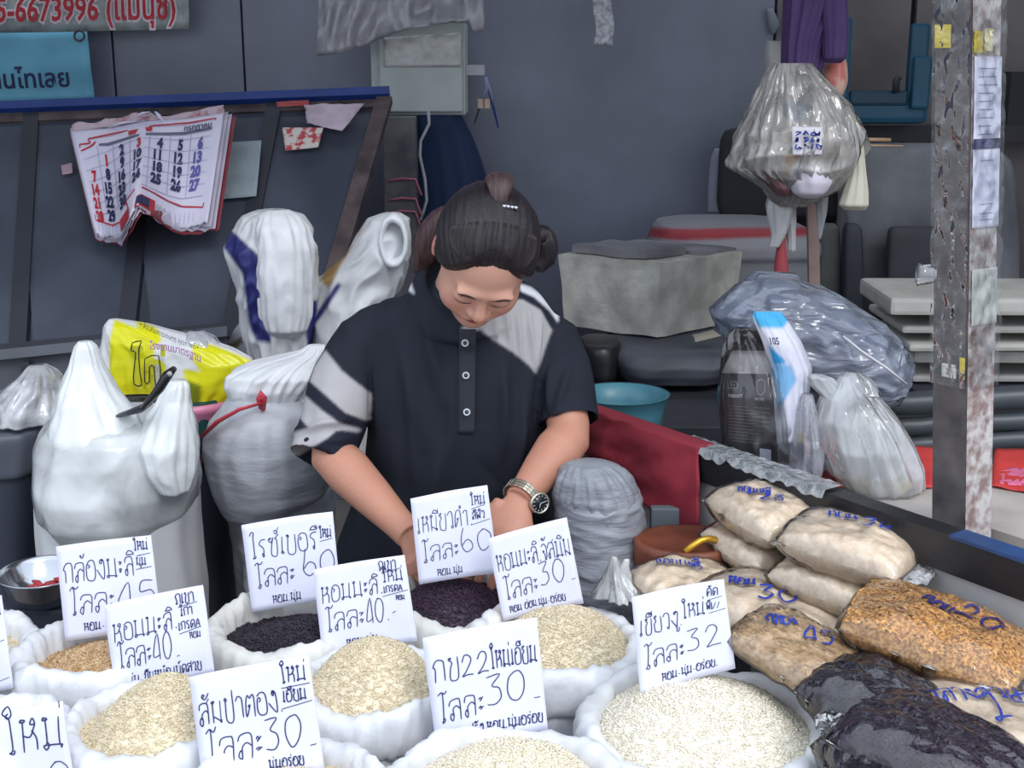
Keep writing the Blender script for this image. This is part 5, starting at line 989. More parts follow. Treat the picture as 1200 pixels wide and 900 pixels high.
# ------------------------------------------------ packed rice bags
WR=0
def packed(px, py, z, L, Wd, T, yaw, pitch, kind, label, writing=None, seed=1, roll=0., cat='bag', nm='packed_rice_bag', tail=1, wm=None, group='packed bags of rice on the side counter', pw=3.6, gr=0, wmw=.016):
    c = atz(px, py, z); M = Matrix.Rotation(R(yaw), 3, 'Z') @ Matrix.Rotation(R(pitch), 3, 'Y') @ Matrix.Rotation(R(roll), 3, 'X')
    root = thing(nm, label, cat, tuple(c - Vector((0, 0, T / 2))), group)
    def half(u, v, s, k=1.):
        x, y = 2 * u - 1, 2 * v - 1
        e = max(0., (1 - abs(x) ** pw)) ** .52 * max(0., (1 - abs(y) ** pw)) ** .52
        sx = x * (1 - .07 * (1 - e)) ; px_ = x * L / 2 * (1 - .06 * y * y) ; py_ = y * Wd / 2 * (1 - .10 * x * x)
        h = T / 2 * e * (1 + .14 * nz(x * 2 + seed, y * 2, seed)) + .004 * nz(x * 5 + seed, y * 5)
        return c + M @ Vector((px_ * (1 + (k - 1) * .6), py_ * (1 + (k - 1) * .6), s * (h * k + .0005)))
    def shell(k, m, nm, n=30):
        g = G(); a = G(); w = n + 1; V = []
        for s in (1, -1): V += [half(i / n, j / n, s, k) for j in range(w) for i in range(w)]
        Fc = [(j * w + i, j * w + i + 1, (j + 1) * w + i + 1, (j + 1) * w + i) for j in range(n) for i in range(n)]
        k2 = w * w; Fc = Fc + [tuple(q + k2 for q in f[::-1]) for f in Fc]
        rim = [i for i in range(w)] + [j * w + n for j in range(1, w)] + [n * w + i for i in range(n - 1, -1, -1)] + [j * w for j in range(n - 1, 0, -1)]
        for a_, b_ in zip(rim, rim[1:] + rim[:1]): Fc.append((a_, a_ + k2, b_ + k2, b_))
        g.add(V, Fc); return g.out(nm, m, root)
    shell(.94, RICE[kind], 'rice_filling'); shell(1.03, m_bagfilm if kind not in ('black', 'purple') else film('dark_bag_film', (200, 200, 215), .02, .07, 1., 16, .12, .01), 'plastic_film')
    if tail:
        g = G()
        def tf_(u, v):
            y = (2 * v - 1) * Wd / 2 * (.9 - .35 * u); x = (L / 2 + .028 * u * (1 + .3 * nz(v * 6, seed))) * tail
            return c + M @ Vector((x * .985, y, .006 * nz(u * 4 + seed, v * 9) * (u + .3) * 2 - .004 * u))
        g.grid(tf_, 8, 24).out('crimped_end', film('crimp_film', (232, 232, 236), .45, .12, 1., 60), root)
    top = sfn(lambda u, v: half(u, v, 1, 1.05))
    if gr:
        rs = np.random.RandomState(seed); V = []; Fc = []
        g = G()
        for _ in range(gr):
            u, v = rs.rand() * .92 + .04, rs.rand() * .92 + .04; p, n_ = top(u, v); p = p - n_ * .0022
            t = Vector((rs.rand() - .5, rs.rand() - .5, rs.rand() - .5)).cross(n_).normalized(); s_ = n_.cross(t) * .0018; t = t * .0048
            g.add([p - t, p + s_, p + n_ * .0013, p - s_, p + t], [(0, 1, 2), (0, 2, 3), (4, 2, 1), (4, 3, 2)])
        x = g.out('grains', RICE[kind], root); x['kind'] = 'stuff'
    if writing:
        g = G()
        for i, (txt, x, y, h, w_, rot) in enumerate(writing):
            ls, _ = strokes(txt, 0, 0, h, w_, .05, .3, seed + i); ca, sa = math.cos(R(rot)), math.sin(R(rot)); asp = Wd / L
            ls = [[(x + a * ca - b * sa, y + (a * sa + b * ca) / asp) for a, b in P_] for P_ in ls]
            ink(g, ls, top, wmw, asp, .001)
        g.out('handwriting', wm or m_inkb, root, False)
    return root
packed(893, 672, .822, .155, .13, .058, -62, 6, 'bagjas', 'lowest bag of the left stack of three small rice bags', seed=3, tail=1)
packed(887, 640, .874, .155, .13, .060, -60, 6, 'bagjas', 'middle bag of the left stack of three small rice bags', seed=2)
packed(897, 601, .930, .16, .14, .068, -58, 8, 'bagjas', 'topmost bag of the left stack, marked 28 in blue', [('หอมมะลิ', .36, .20, .11, .62, 50), ('28', .56, .30, .16, 1., 48)], seed=1)
packed(968, 728, .822, .17, .125, .062, -52, 6, 'bagjas', 'lowest bag of the right stack of three rice bags', seed=6)
packed(982, 684, .876, .18, .135, .064, -42, 5, 'bagjas', 'middle bag of the right stack of three rice bags', seed=5)
packed(997, 640, .932, .19, .15, .070, -34, 6, 'bagjas', 'topmost bag of the right stack, marked 32 in blue', [('หอม', .30, .48, .10, .9, 24), ('32', .55, .48, .15, 1., 14)], seed=4)
packed(806, 684, .838, .14, .16, .055, -55, 8, 'bagjas', 'flat rice bag marked 25 behind the card priced 32', [('หอมมะลิ', .30, .24, .13, .8, 58), ('25', .52, .46, .12, .9, 58)], seed=9)
packed(912, 724, .835, .25, .16, .066, -48, 8, 'bagjas', 'large cream rice bag marked 30 behind the round white rice', [('หอม', .22, .30, .08, .8, 36), ('30', .42, .30, .13, 1.1, 36)], seed=7, tail=-1)
packed(940, 766, .865, .18, .14, .05, -40, 14, 'brown', 'light brown rice bag marked 45 lying on the cream bag', [('กล้อง', .22, .4, .10, .7, 36), ('45', .5, .45, .16, 1., 36)], seed=8, gr=900)
packed(1098, 746, .885, .235, .18, .072, -30, 10, 'paddy', 'golden unhusked rice bag marked 20, the most orange one', [('หอม', .36, .56, .09, .8, -10), ('20', .54, .56, .14, 1.1, -14)], seed=10, gr=4500, wm=mat('navy_marker', (46, 44, 112), .5))
packed(1098, 806, .822, .2, .15, .045, -28, 0, 'brown', 'rice bag half hidden directly under the golden bag', seed=14, gr=600)
packed(1180, 858, .835, .26, .19, .066, -35, 4, 'bagjas', 'cream rice bag marked with large blue numerals in the bottom right corner', [('กลางสวย', .20, .22, .10, .9, 44), ('15', .46, .28, .22, 1.1, 34)], seed=11, wmw=.012)
packed(1026, 826, .842, .16, .14, .08, -50, 8, 'black', 'upper bag of black rice right of the round white rice', seed=12, gr=1800, tail=-1)
packed(1096, 885, .842, .21, .16, .078, -45, 6, 'purple', 'lower bag of purple-black rice at the bottom edge', seed=13, gr=2400, tail=-1)
packed(1026, 905, .822, .15, .10, .06, -75, 0, 'black', 'bag of black rice partly cut by the bottom edge beside the white sack', seed=15, gr=800)
tk = thing('knotted_bag_top', 'frayed tied top of a clear bag behind the cream rice sack', 'bag', atz(728, 690, .80))
for k, q in enumerate(([(652, 716, 722, 1.80, .004), (668, 712, 730, 1.80, .012), (685, 706, 745, 1.80, .02), (698, 700, 762, 1.80, .03)], [(655, 732, 738, 1.80, .003), (668, 724, 736, 1.80, .008), (680, 716, 738, 1.80, .012)])):
    G().loft(sil(q, 50, .3, 18, rn=.2, seed=k + 2, ns=14, sub=8)).out('frayed_film', film('fray_film', (226, 228, 230), .55, .12, 1., 40, stretch=(1, 1, .3)), tk)
# ------------------------------------------------ the woman
wom = thing('person', 'woman in dark polo shirt with grey bands, looking down, hands at the rice', 'person', (at(540, 640, 2.25).x, 2.27, 0))
def remesh(g, vox, sm=2):
    me = bpy.data.meshes.new('tmp'); me.from_pydata(g.V, [], g.F); o = bpy.data.objects.new('tmp', me); COL.objects.link(o)
    bm = bmesh.new(); bm.from_mesh(me); bmesh.ops.recalc_face_normals(bm, faces=bm.faces[:]); bm.to_mesh(me); bm.free()
    md = o.modifiers.new('r', 'REMESH'); md.mode = 'VOXEL'; md.voxel_size = vox; md.adaptivity = 0
    if sm: m2 = o.modifiers.new('s', 'SMOOTH'); m2.factor = .5; m2.iterations = sm
    dg = bpy.context.evaluated_depsgraph_get(); dg.update(); e = bpy.data.meshes.new_from_object(o.evaluated_get(dg))
    V = np.zeros(len(e.vertices) * 3); e.vertices.foreach_get('co', V); V = V.reshape(-1, 3)
    Fc = [list(p.vertices) for p in e.polygons]
    bpy.data.objects.remove(o); bpy.data.meshes.remove(me); bpy.data.meshes.remove(e); return V, Fc
# --- head as a distance field, sampled along rays from its centre
def ell(p, c, r):
    q = (p - np.array(c)) / np.array(r); k = np.linalg.norm(q, axis=1); return (k - 1) * min(r) * (1 + 0 * k)
def cap(p, a, b, r0, r1):
    a, b = np.array(a), np.array(b); t = np.clip(((p - a) @ (b - a)) / ((b - a) @ (b - a)), 0, 1)[:, None]
    return np.linalg.norm(p - (a + (b - a) * t), axis=1) - (r0 + (r1 - r0) * t[:, 0])
def sm(a, b, k): h = np.clip(.5 + .5 * (b - a) / k, 0, 1); return b * (1 - h) + a * h - k * h * (1 - h)
def sx(a, b, k): return -sm(-a, -b, k)
def headf(p, ears=True):
    q = p.copy(); q[:, 0] = np.abs(q[:, 0])
    d = ell(q, (0, .012, .026), (.076, .090, .078))
    d = sm(d, ell(q, (0, -.026, -.030), (.061, .062, .080)), .03)
    d = sm(d, ell(q, (.034, -.054, -.034), (.030, .030, .034)), .02)
    d = sm(d, ell(q, (0, -.068, -.082), (.027, .026, .020)), .022)
    d = sm(d, ell(q, (.024, -.082, .020), (.024, .010, .007)), .012)
    d = sx(d, -ell(q, (.031, -.106, -.001), (.018, .019, .012)), .018)
    d = sm(d, ell(q, (.030, -.075, -.003), (.0165, .0135, .0115)), .005)
    d = sm(d, cap(q, (0, -.084, .008), (0, -.098, -.018), .0075, .010), .010)
    d = sm(d, cap(q, (0, -.100, -.0235), (0, -.101, -.0245), .0112, .0112), .006)
    d = sm(d, ell(q, (.0125, -.093, -.028), (.0072, .009, .0072)), .005)
    d = sm(d, ell(q, (0, -.084, -.047), (.026, .012, .012)), .012)
    d = sm(d, ell(q, (.007, -.0900, -.0475), (.017, .010, .0052)), .003)
    d = sm(d, ell(q, (0, -.0885, -.0565), (.017, .010, .0060)), .003)
    d = sx(d, -cap(q, (0, -.1005, -.0522), (.022, -.094, -.0512), .0022, .0012), .002)
    if ears: d = sm(d, ell(q, (.077, .014, -.012), (.0075, .016, .027)), .005)
    return d
def radial(fn, dirs, o=(0, 0, 0), rmax=.2):
    lo = np.full(len(dirs), .01); hi = np.full(len(dirs), rmax); t = np.full(len(dirs), rmax)
    # march inwards from outside so protrusions are kept
    ts = np.linspace(rmax, .02, 130); hit = np.zeros(len(dirs), bool); res = np.full(len(dirs), .02)
    prev = ts[0]
    for s in ts:
        d = fn(dirs * s); new = (d < 0) & ~hit
        lo[new] = s; hi[new] = prev; hit |= new; prev = s
    for _ in range(12):
        m = (lo + hi) / 2; d = fn(dirs * m[:, None]); ins = d < 0; lo = np.where(ins, m, lo); hi = np.where(ins, hi, m)
    return (lo + hi) / 2
HS = .94
HC = at(567, 299, 1.965)
HM = Matrix.Rotation(R(9), 3, 'Y') @ Matrix.Rotation(R(10), 3, 'Z') @ Matrix.Rotation(R(53), 3, 'X')
HMn = np.array(HM)
def h2w(P): return (np.atleast_2d(P) * HS) @ HMn.T + np.array(HC)
nt_, np_ = 150, 200
th = np.linspace(0, math.pi, nt_ + 2)[1:-1]; ph = np.linspace(0, 2 * math.pi, np_, endpoint=False)
TH, PH = np.meshgrid(th, ph, indexing='ij')
D = np.stack([np.sin(TH) * np.cos(PH), np.cos(TH), np.sin(TH) * np.sin(PH)], -1).reshape(-1, 3)  # poles along the face axis' y
D = np.vstack([[0, 1, 0], D, [0, -1, 0]])
def sphere_faces(nt, n):
    Fc = [(0, 1 + (k + 1) % n, 1 + k) for k in range(n)]
    for i in range(nt - 1):
        a = 1 + i * n; Fc += [(a + k, a + (k + 1) % n, a + n + (k + 1) % n, a + n + k) for k in range(n)]
    a = 1 + (nt - 1) * n; Fc += [(a + k, a + (k + 1) % n, a + n) for k in range(n)]
    return Fc
rad = radial(headf, D)
headV = h2w(D * rad[:, None])
body = G(); body.add(headV.tolist(), sphere_faces(nt_, np_))
# --- neck, torso, arms
neck0 = Vector(h2w([[0, .035, -.05]])[0]); neck1 = at(545, 345, 2.14)
body.tube([neck0, (neck0 + neck1) / 2 + Vector((0, .01, 0)), neck1, neck1 + Vector((0, .02, -.06))], [.05, .05, .056, .07], 24)
tr = [(338, 500, 598, 2.17, .05), (352, 465, 630, 2.18, .07), (375, 450, 636, 2.18, .08), (420, 452, 625, 2.18, .09), (480, 456, 616, 2.19, .095), (560, 450, 620, 2.2, .1), (640, 420, 642, 2.24, .115), (700, 425, 636, 2.26, .12)]
body.loft(sil(tr, 48, sub=4))
sL, eL, wL = at(432, 396, 2.17), at(385, 528, 2.09), at(481, 628, 1.93)
sR, eR, wR = at(648, 398, 2.17), at(668, 510, 2.07), at(608, 586, 1.945)
def limb(g, A, B, C, r, kk=24):
    m = lambda a, b, t: a * (1 - t) + b * t
    g.tube([m(A, B, -.12), A, m(A, B, .5), m(A, B, .9), m(B, C, .06), m(B, C, .25), m(B, C, .55), m(B, C, .85), C], r, kk)
limb(body, sL, eL, wL, [.030, .040, .038, .036, .039, .040, .034, .026, .024])
limb(body, sR, eR, wR, [.030, .040, .038, .036, .039, .040, .034, .026, .024])
def hand(g, wr, mid, end, side, curl, thumb_s):
    """wr wrist, mid knuckle centre, end finger tips; side = direction the back of the hand faces"""
    side = Vector(side).normalized(); t = (mid - wr).normalized(); a = t.cross(side).normalized(); side = a.cross(t).normalized()
    g.tube([wr - t * .02, wr, wr + t * .02, (wr + mid) / 2, mid - t * .012, mid + t * .004], [.016, .022, .031, .039, .041, .036], 20, flat=.52, side=side)
    f0 = (end - mid)
    for i, (o_, L) in enumerate(((-.029, .92), (-.010, 1.04), (.010, 1.), (.028, .80))):
        b = mid + a * o_ - t * .008 + side * (.003 - .002 * abs(i - 1.5)); d1 = (t * .55 + f0.normalized() * .45).normalized()
        p1 = b + d1 * .040 * L + a * o_ * .16; d2 = (f0.normalized() - side * curl * .6).normalized(); p2 = p1 + d2 * .026 * L; d3 = (d2 - side * curl * .6).normalized(); p3 = p2 + d3 * .02 * L
        g.tube([b - t * .01, b, b * .5 + p1 * .5, p1, p2, p3, p3 + d3 * .003], [.0095, .0098, .0088, .0092, .0082, .0072, .004], 12)
    b = wr + t * .022 + a * thumb_s * .026; p1 = b + (t * .7 + a * thumb_s * .7 - side * .3) * .034; p2 = p1 + (t + a * thumb_s * .2 - side * .4) * .026; p3 = p2 + (t - side * .3) * .02
    g.tube([b - t * .012, b, p1, p2, p3], [.013, .0145, .011, .0098, .006], 12)
kR, fR = at(590, 632, 1.91), at(574, 664, 1.885)
hand(body, wR, kR, fR, (-.1, -.8, .6), .5, 1)
kL, fL = at(505, 662, 1.93), at(528, 672, 1.91)
hand(body, wL, kL, fL, (.1, -.6, .8), .5, -1)
hipz = at(540, 690, 2.26).z
for s in (-1, 1):
    x = wom['_w'][0] + s * .075
    body.tube([Vector((x, 2.26, hipz + .05)), Vector((x, 2.26, hipz - .05)), Vector((x + s * .01, 2.24, .42)), Vector((x + s * .01, 2.27, .10)), Vector((x + s * .01, 2.27, .035))], [.08, .085, .052, .038, .036], 20)
    body.tube([Vector((x + s * .01, 2.30, .035)), Vector((x + s * .012, 2.24, .035)), Vector((x + s * .02, 2.13, .025))], [.03, .034, .022], 14, flat=.8)
bV, bF = remesh(body, .0024, 2)
bo = mk('body', bV, bF, vcol_mat('skin', .48, .12, 220, sss=.12, bdist=.001, spec=.45), wom)
# skin colouring: lips, cheeks, knuckles
SK = (210, 160, 140)
lc = ((bV - np.array(HC)) @ HMn) / HS
C = np.tile(np.array([*srgb(SK), 1.]), (len(bV), 1))
def blendc(mask, rgb):
    global C
    m = np.clip(mask, 0, 1)[:, None]; C[:, :3] = C[:, :3] * (1 - m) + np.array(srgb(rgb)) * m
inh = (np.linalg.norm(lc, axis=1) < .16)
ax_ = np.abs(lc[:, 0])
blendc(inh * np.exp(-(((ax_ - .040) / .02) ** 2 + ((lc[:, 2] + .032) / .02) ** 2)) * .5 * (lc[:, 1] < -.03), (216, 140, 124))
blendc(inh * np.exp(-((ax_ / .014) ** 2 + ((lc[:, 2] + .026) / .012) ** 2)) * .35 * (lc[:, 1] < -.08), (212, 138, 124))
lipm = 1.6 - ((ax_ / .024) ** 2 + ((lc[:, 2] + .0525) / (.0100)) ** 2) * 1.5
blendc(inh * np.clip(lipm, 0, 1) * (lc[:, 1] < -.08), (164, 70, 74))
blendc((~inh) * (bV[:, 1] < 2.1) * (bV[:, 2] < 1.1) * .7, (192, 132, 108))
blendc(inh * np.clip((ax_ - .074) / .004, 0, 1) * .6, (210, 128, 112))
a = bo.data.color_attributes.new('tint', 'FLOAT_COLOR', 'POINT'); a.data.foreach_set('color', C.ravel())
# --- features laid on the face
def facept(x, z):
    ys = np.linspace(-.14, -.02, 160); P = np.stack([np.full(160, x), ys, np.full(160, z)], 1); d = headf(P); i = np.argmax(d < 0); 
    if i == 0: i = 100
    y0, y1 = ys[i - 1], ys[i]
    for _ in range(8):
        m = (y0 + y1) / 2
        if headf(np.array([[x, m, z]]))[0] < 0: y1 = m
        else: y0 = m
    return np.array([x, (y0 + y1) / 2, z])
def fstroke(pts, w, off, nm, m, lab=None, flat=.4, round_=False):
    g = G(); Q = smooth_line(pts, 6); n = len(Q); W3 = []
    for x, z in Q: p = facept(x, z); p[1] -= off; W3.append(Vector(h2w([p])[0]))
    rr_ = [w * (.35 + .65 * math.sin(math.pi * min(1, (i + .5) / n * 1.05)) ** .6) for i in range(n)]
    g.tube(W3, rr_, 8, flat=flat, side=tuple(HM @ Vector((0, -1, 0)))); o = g.out(nm, m, wom)
    if lab: o['label'] = lab
    return o
m_hair = mat('hair', (40, 33, 39), .36, 0, .2, 30, .6, 160, (24, 20, 25), .003, .5, stretch=(9, 1, 1.5))
m_brow = mat('brow_hair', (78, 56, 56), .7, 0, .1, 40, .3, 200)
m_lash = mat('lash', (38, 28, 32), .6)
for s in (-1, 1):
    fstroke([(s * .012, .0165), (s * .024, .022), (s * .036, .0225), (s * .045, .017)], .0030, -.0008, 'eyebrow', m_brow, 'dark eyebrow')
    fstroke([(s * .0155, -.0095), (s * .022, -.0125), (s * .030, -.0138), (s * .037, -.012), (s * .043, -.0085)], .0014, -.0002, 'eyelashes', m_lash, 'lash line of a lowered eyelid', 1.)
    fstroke([(s * .017, .002), (s * .024, .0058), (s * .032, .0065), (s * .040, .003)], .0006, -.0002, 'eyelid_crease', mat('lid_crease', (150, 100, 92), .6), None, .5)
    fstroke([(s * .0055, -.0342), (s * .0085, -.0345)], .0018, -.0012, 'nostril', mat('nostril', (96, 50, 48), .8))
fstroke([(-.021, -.0510), (-.010, -.0524), (0, -.0516), (.010, -.0524), (.021, -.0510)], .0011, .0002, 'mouth_line', mat('mouth_line', (104, 40, 46), .6), None, .8)
# --- hair
def hairline(p):
    a = np.degrees(np.arctan2(np.abs(p[:, 0]), -p[:, 1]))
    return np.interp(a, [0, 25, 42, 58, 74, 84, 96, 112, 135, 180], [.076, .068, .040, .012, -.008, -.012, .012, -.02, -.055, -.07])
def hairr(D_):
    base = radial(lambda q: headf(q, False), D_); P = D_ * base[:, None]
    f = P[:, 2] - hairline(P); m = np.clip(f / .02, 0, 1); m = m * m * (3 - 2 * m)
    strand = np.array([nz(math.atan2(p[0], p[2] + .02) * 16, p[1] * 14) for p in P]) * .0022 + np.array([nz(math.atan2(p[0], p[2] + .02) * 42, p[1] * 9, 5) for p in P]) * .0011
    vol = .0095 + .003 * np.clip((P[:, 2] - .03) / .07, 0, 1)
    return base + np.where(f > 0, .0008 + (vol + strand) * m, -.007 * np.clip(-f / .004, 0, 1))
Dh = D
hr_ = hairr(Dh); mk('hair', h2w(Dh * hr_[:, None]), sphere_faces(nt_, np_), m_hair, wom)
def lp(x, y, z): return Vector(h2w([[x, y, z]])[0])
m_knot = mat('hair_brown', (84, 60, 60), .45, 0, .2, 30, .6, 120, (50, 36, 40), .003, stretch=(7, 1, 1))
kc_ = lp(.0, .035, .132)
g = G(); g.tube([lp(.0, .030, .102), lp(.0, .042, .110), lp(0, .060, .114), lp(0, .078, .108), lp(0, .092, .09), lp(0, .1, .06)], [.010, .012, .019, .022, .020, .012], 32, flat=.55)
g.V = [tuple(Vector(v) + Vector((1, 1, 1)) * .002 * nz(v[0] * 260, v[2] * 90)) for v in g.V]; x = g.out('hair_knot', m_knot, wom); x['label'] = 'brown knot of hair tied at the crown'
g = G(); c = lp(.012, .030, .113)
for k in range(4): g.tube([c + HM @ Vector((.006 * k - .008, 0, .001 * (k % 2))), c + HM @ Vector((.006 * k - .003, -.003, .004))], .0025, 8)
x = g.out('hair_clip', mat('clip_silver', (210, 214, 226), .2, .7), wom); x['label'] = 'small silver hair clip'
def tail(pts, r, nm, m, lab):
    g = G(); P = [at(*p) for p in pts]; Q4 = smooth_line([(p.x, p.z) for p in P], 5); Qy = smooth_line([(p.y, q) for p, q in zip(P, r)], 5)
    P = [Vector((a[0], b[0], a[1])) for a, b in zip(Q4, Qy)]; g.tube(P, [b[1] for b in Qy], 40)
    c0 = sum(P, Vector()) / len(P)
    g.V = [tuple(Vector(v) + (Vector(v) - c0).normalized() * .004 * nz(v[0] * 150, v[1] * 150, v[2] * 12)) for v in g.V]
    x = g.out(nm, m, wom); x['label'] = lab
tail([(545, 252, 2.10), (518, 264, 2.12), (502, 285, 2.13), (492, 318, 2.15)], [.024, .027, .024, .012], 'ponytail', m_knot, 'brown ponytail falling behind the neck')
tail([(612, 300, 2.12), (630, 276, 2.16), (638, 284, 2.17), (638, 300, 2.17), (630, 316, 2.16)], [.010, .017, .022, .020, .010], 'loose_bun', m_hair, 'dark bun of hair behind the right side of the head')
rr = random.Random(5); g = G(); SD = []
for k in range(120):
    a0 = rr.uniform(-1.25, 1.25); P = []
    for q in range(7):
        t = q / 6; e = -1.05 + t * 1.25   # from the hairline over to the crown
        d = np.array([[math.sin(a0) * math.cos(e * .9) , -math.cos(a0) * .75 * (1 - t) - .02 * t, .62 + .5 * t]]); d = d / np.linalg.norm(d)
        P.append(d[0])
    SD.append(P)
DD = np.array(SD).reshape(-1, 3); RD = hairr(DD) + .0004; WP = h2w(DD * RD[:, None]).reshape(len(SD), 7, 3)
for P in WP: g.tube([Vector(p) for p in P], .0005, 4)
x = g.out('hair_strands', mat('hair_strand', (46, 38, 42), .4), wom); x['kind'] = 'stuff'
# --- polo shirt
sh = G()
st_ = [(326, 512, 596, 2.155, .05), (336, 486, 618, 2.165, .075), (350, 458, 640, 2.17, .095), (372, 432, 655, 2.17, .112), (410, 424, 656, 2.17, .125), (450, 428, 650, 2.17, .132), (500, 432, 646, 2.18, .136), (550, 430, 645, 2.2, .140), (590, 414, 648, 2.215, .145), (640, 394, 654, 2.23, .15), (700, 388, 658, 2.25, .155), (735, 390, 656, 2.26, .155)]
sh.loft(sil(st_, 72, sub=5, square=.08))
def sleeve(g, A, B, r0, r1, dirn, up_, ex=0):
    n = len(A)
    return None
def sleeve_shell(P, rad_, end_n):
    """tube that turns in at the cuff so that the opening is a real hem"""
    g = sh; P = [Vector(p) for p in P]; n = len(P)
    d = (P[-1] - P[-2]).normalized(); pts = P + [P[-1] - d * .002, P[-1] - d * .03, P[-1] - d * .055]
    r = list(rad_) + [rad_[-1] - .007, rad_[-1] - .008, rad_[-1] - .012]
    up = None; rings = []
    for i, p in enumerate(pts):
        t = (P[min(i + 1, n - 1)] - P[max(min(i, n - 1) - 1, 0)]).normalized() if i < n else d
        a_ = t.cross(Vector((0, -1, .25))).normalized(); b_ = a_.cross(t)
        rings.append([p + (a_ * math.cos(q) + b_ * math.sin(q)) * r[i] for q in [2 * math.pi * k / 48 for k in range(48)]])
    g.loft(rings)
sleeve_shell([at(455, 392, 2.17), at(428, 402, 2.165), at(410, 440, 2.15), at(393, 485, 2.12), at(380, 522, 2.095), at(375, 538, 2.08)], [.052, .060, .061, .058, .0565, .056], None)
sleeve_shell([at(625, 390, 2.17), at(643, 402, 2.165), at(652, 430, 2.15), at(660, 460, 2.12), at(665, 485, 2.10), at(667, 496, 2.09)], [.050, .058, .057, .054, .0525, .0525], None)
# collar band
ctr = at(545, 352, 2.125)
def cring(rx, ry, dz, tilt): return [ctr + Vector((rx * math.cos(q), ry * math.sin(q), dz + tilt * math.sin(q) + .006 * math.cos(q * 2))) for q in [2 * math.pi * k / 60 for k in range(60)]]
sh.loft([cring(.072, .062, -.03, .03), cring(.098, .082, -.012, .040), cring(.100, .084, .0, .044), cring(.080, .070, .034, .050), cring(.070, .062, .040, .052), cring(.064, .056, .036, .05), cring(.066, .056, .0, .04), cring(.066, .056, -.03, .03)], True, True)
sV, sF = remesh(sh, .0034, 5)
# cloth folds (real relief)
N0 = np.zeros_like(sV)
Fa = np.array(sF); e1 = sV[Fa[:, 1]] - sV[Fa[:, 0]]; e2 = sV[Fa[:, 2]] - sV[Fa[:, 0]]; fn_ = np.cross(e1, e2)
for k in range(4): np.add.at(N0, Fa[:, k], fn_)
N0 /= np.linalg.norm(N0, axis=1)[:, None] + 1e-12
X_, Y_ = topx(sV)
dis = np.zeros(len(sV))
for i in range(len(sV)):
    x, y, z = sV[i]
    f = nz(x * 15 + .8 * nz(z * 4, y), z * 2.4, y * 4) * .011 + nz(x * 34, z * 5, y * 16) * .0045
    if Y_[i] > 500: f *= .8
    dis[i] = f
def ridge(x0, y0, x1, y1, w, h):
    t = np.clip(((X_ - x0) * (x1 - x0) + (Y_ - y0) * (y1 - y0)) / ((x1 - x0) ** 2 + (y1 - y0) ** 2), 0, 1)
    d = np.hypot(X_ - x0 - t * (x1 - x0), Y_ - y0 - t * (y1 - y0)); return h * np.exp(-(d / w) ** 2) * np.sin(np.pi * (.1 + .8 * t))
front = N0[:, 1] < .2
for q in ((592, 356, 600, 410, 3, .004), (606, 354, 613, 424, 3, .004), (578, 366, 584, 402, 3, .004), (620, 360, 628, 430, 3, .004), (566, 374, 568, 396, 3, .003), (634, 372, 630, 430, 3, .003), (590, 440, 588, 540, 5, .004), (530, 430, 528, 560, 6, .004), (612, 470, 604, 560, 5, .004), (480, 440, 486, 560, 7, .004),
          (500, 380, 520, 470, 9, .006), (470, 400, 500, 520, 10, .006), (590, 410, 596, 520, 8, .006), (620, 440, 606, 560, 8, .006), (520, 520, 500, 620, 9, .006), (645, 430, 640, 480, 5, .004), (668, 430, 652, 480, 5, .004),
          (345, 505, 410, 490, 5, .006), (350, 525, 412, 512, 5, .004), (430, 560, 470, 600, 8, .005)):
    dis += ridge(*q) * front * 1.9
for q in ((434, 440, 436, 520, 5, -.008), (632, 440, 634, 500, 5, -.008), (560, 540, 590, 575, 7, -.004)): dis += ridge(*q) * front
sV = sV + N0 * dis[:, None]
so = mk('polo_shirt', sV, sF, vcol_mat('shirt_cloth', .85, .3, 400, bdist=.0006, spec=.15), wom); so['label'] = 'dark navy polo shirt with grey bands'
DK = (40, 44, 54); GR = (180, 178, 181); WH = (226, 228, 236); BK = (38, 41, 54)
tint(so, DK, [
  (GR, [(540, 385), (560, 366), (596, 350), (612, 350), (634, 362), (647, 386), (641, 402), (634, 424), (628, 438), (620, 428), (600, 412), (578, 398), (562, 386), (552, 390)]),
  (BK, [(600, 342), (614, 338), (634, 352), (652, 374), (648, 388), (634, 363), (612, 350), (598, 352)]),
  (WH, [(608, 332), (622, 336), (642, 350), (655, 366), (654, 378), (644, 364), (626, 348), (610, 341)]),
  (WH, [(446, 338), (476, 314), (486, 345), (468, 334)]),
  (GR, [(381, 410), (400, 434), (420, 450), (436, 462), (434, 492), (426, 494), (404, 484), (384, 466), (362, 448), (368, 430)]),
  (BK, [(362, 446), (384, 466), (404, 484), (432, 494), (424, 502), (398, 496), (376, 480), (356, 462)]),
  (GR, [(356, 462), (376, 480), (398, 496), (424, 503), (418, 510), (392, 504), (366, 506), (352, 492), (346, 480)]),
  (BK, [(335, 478), (347, 480), (352, 492), (366, 506), (340, 514), (330, 512)]),
  (GR, [(326, 512), (366, 500), (396, 502), (378, 522), (350, 540), (326, 534)]),
  (BK, [(326, 530), (350, 534), (376, 518), (400, 504), (428, 508), (424, 530), (390, 545), (358, 562), (326, 560)]),
], Vector(so['_w']))
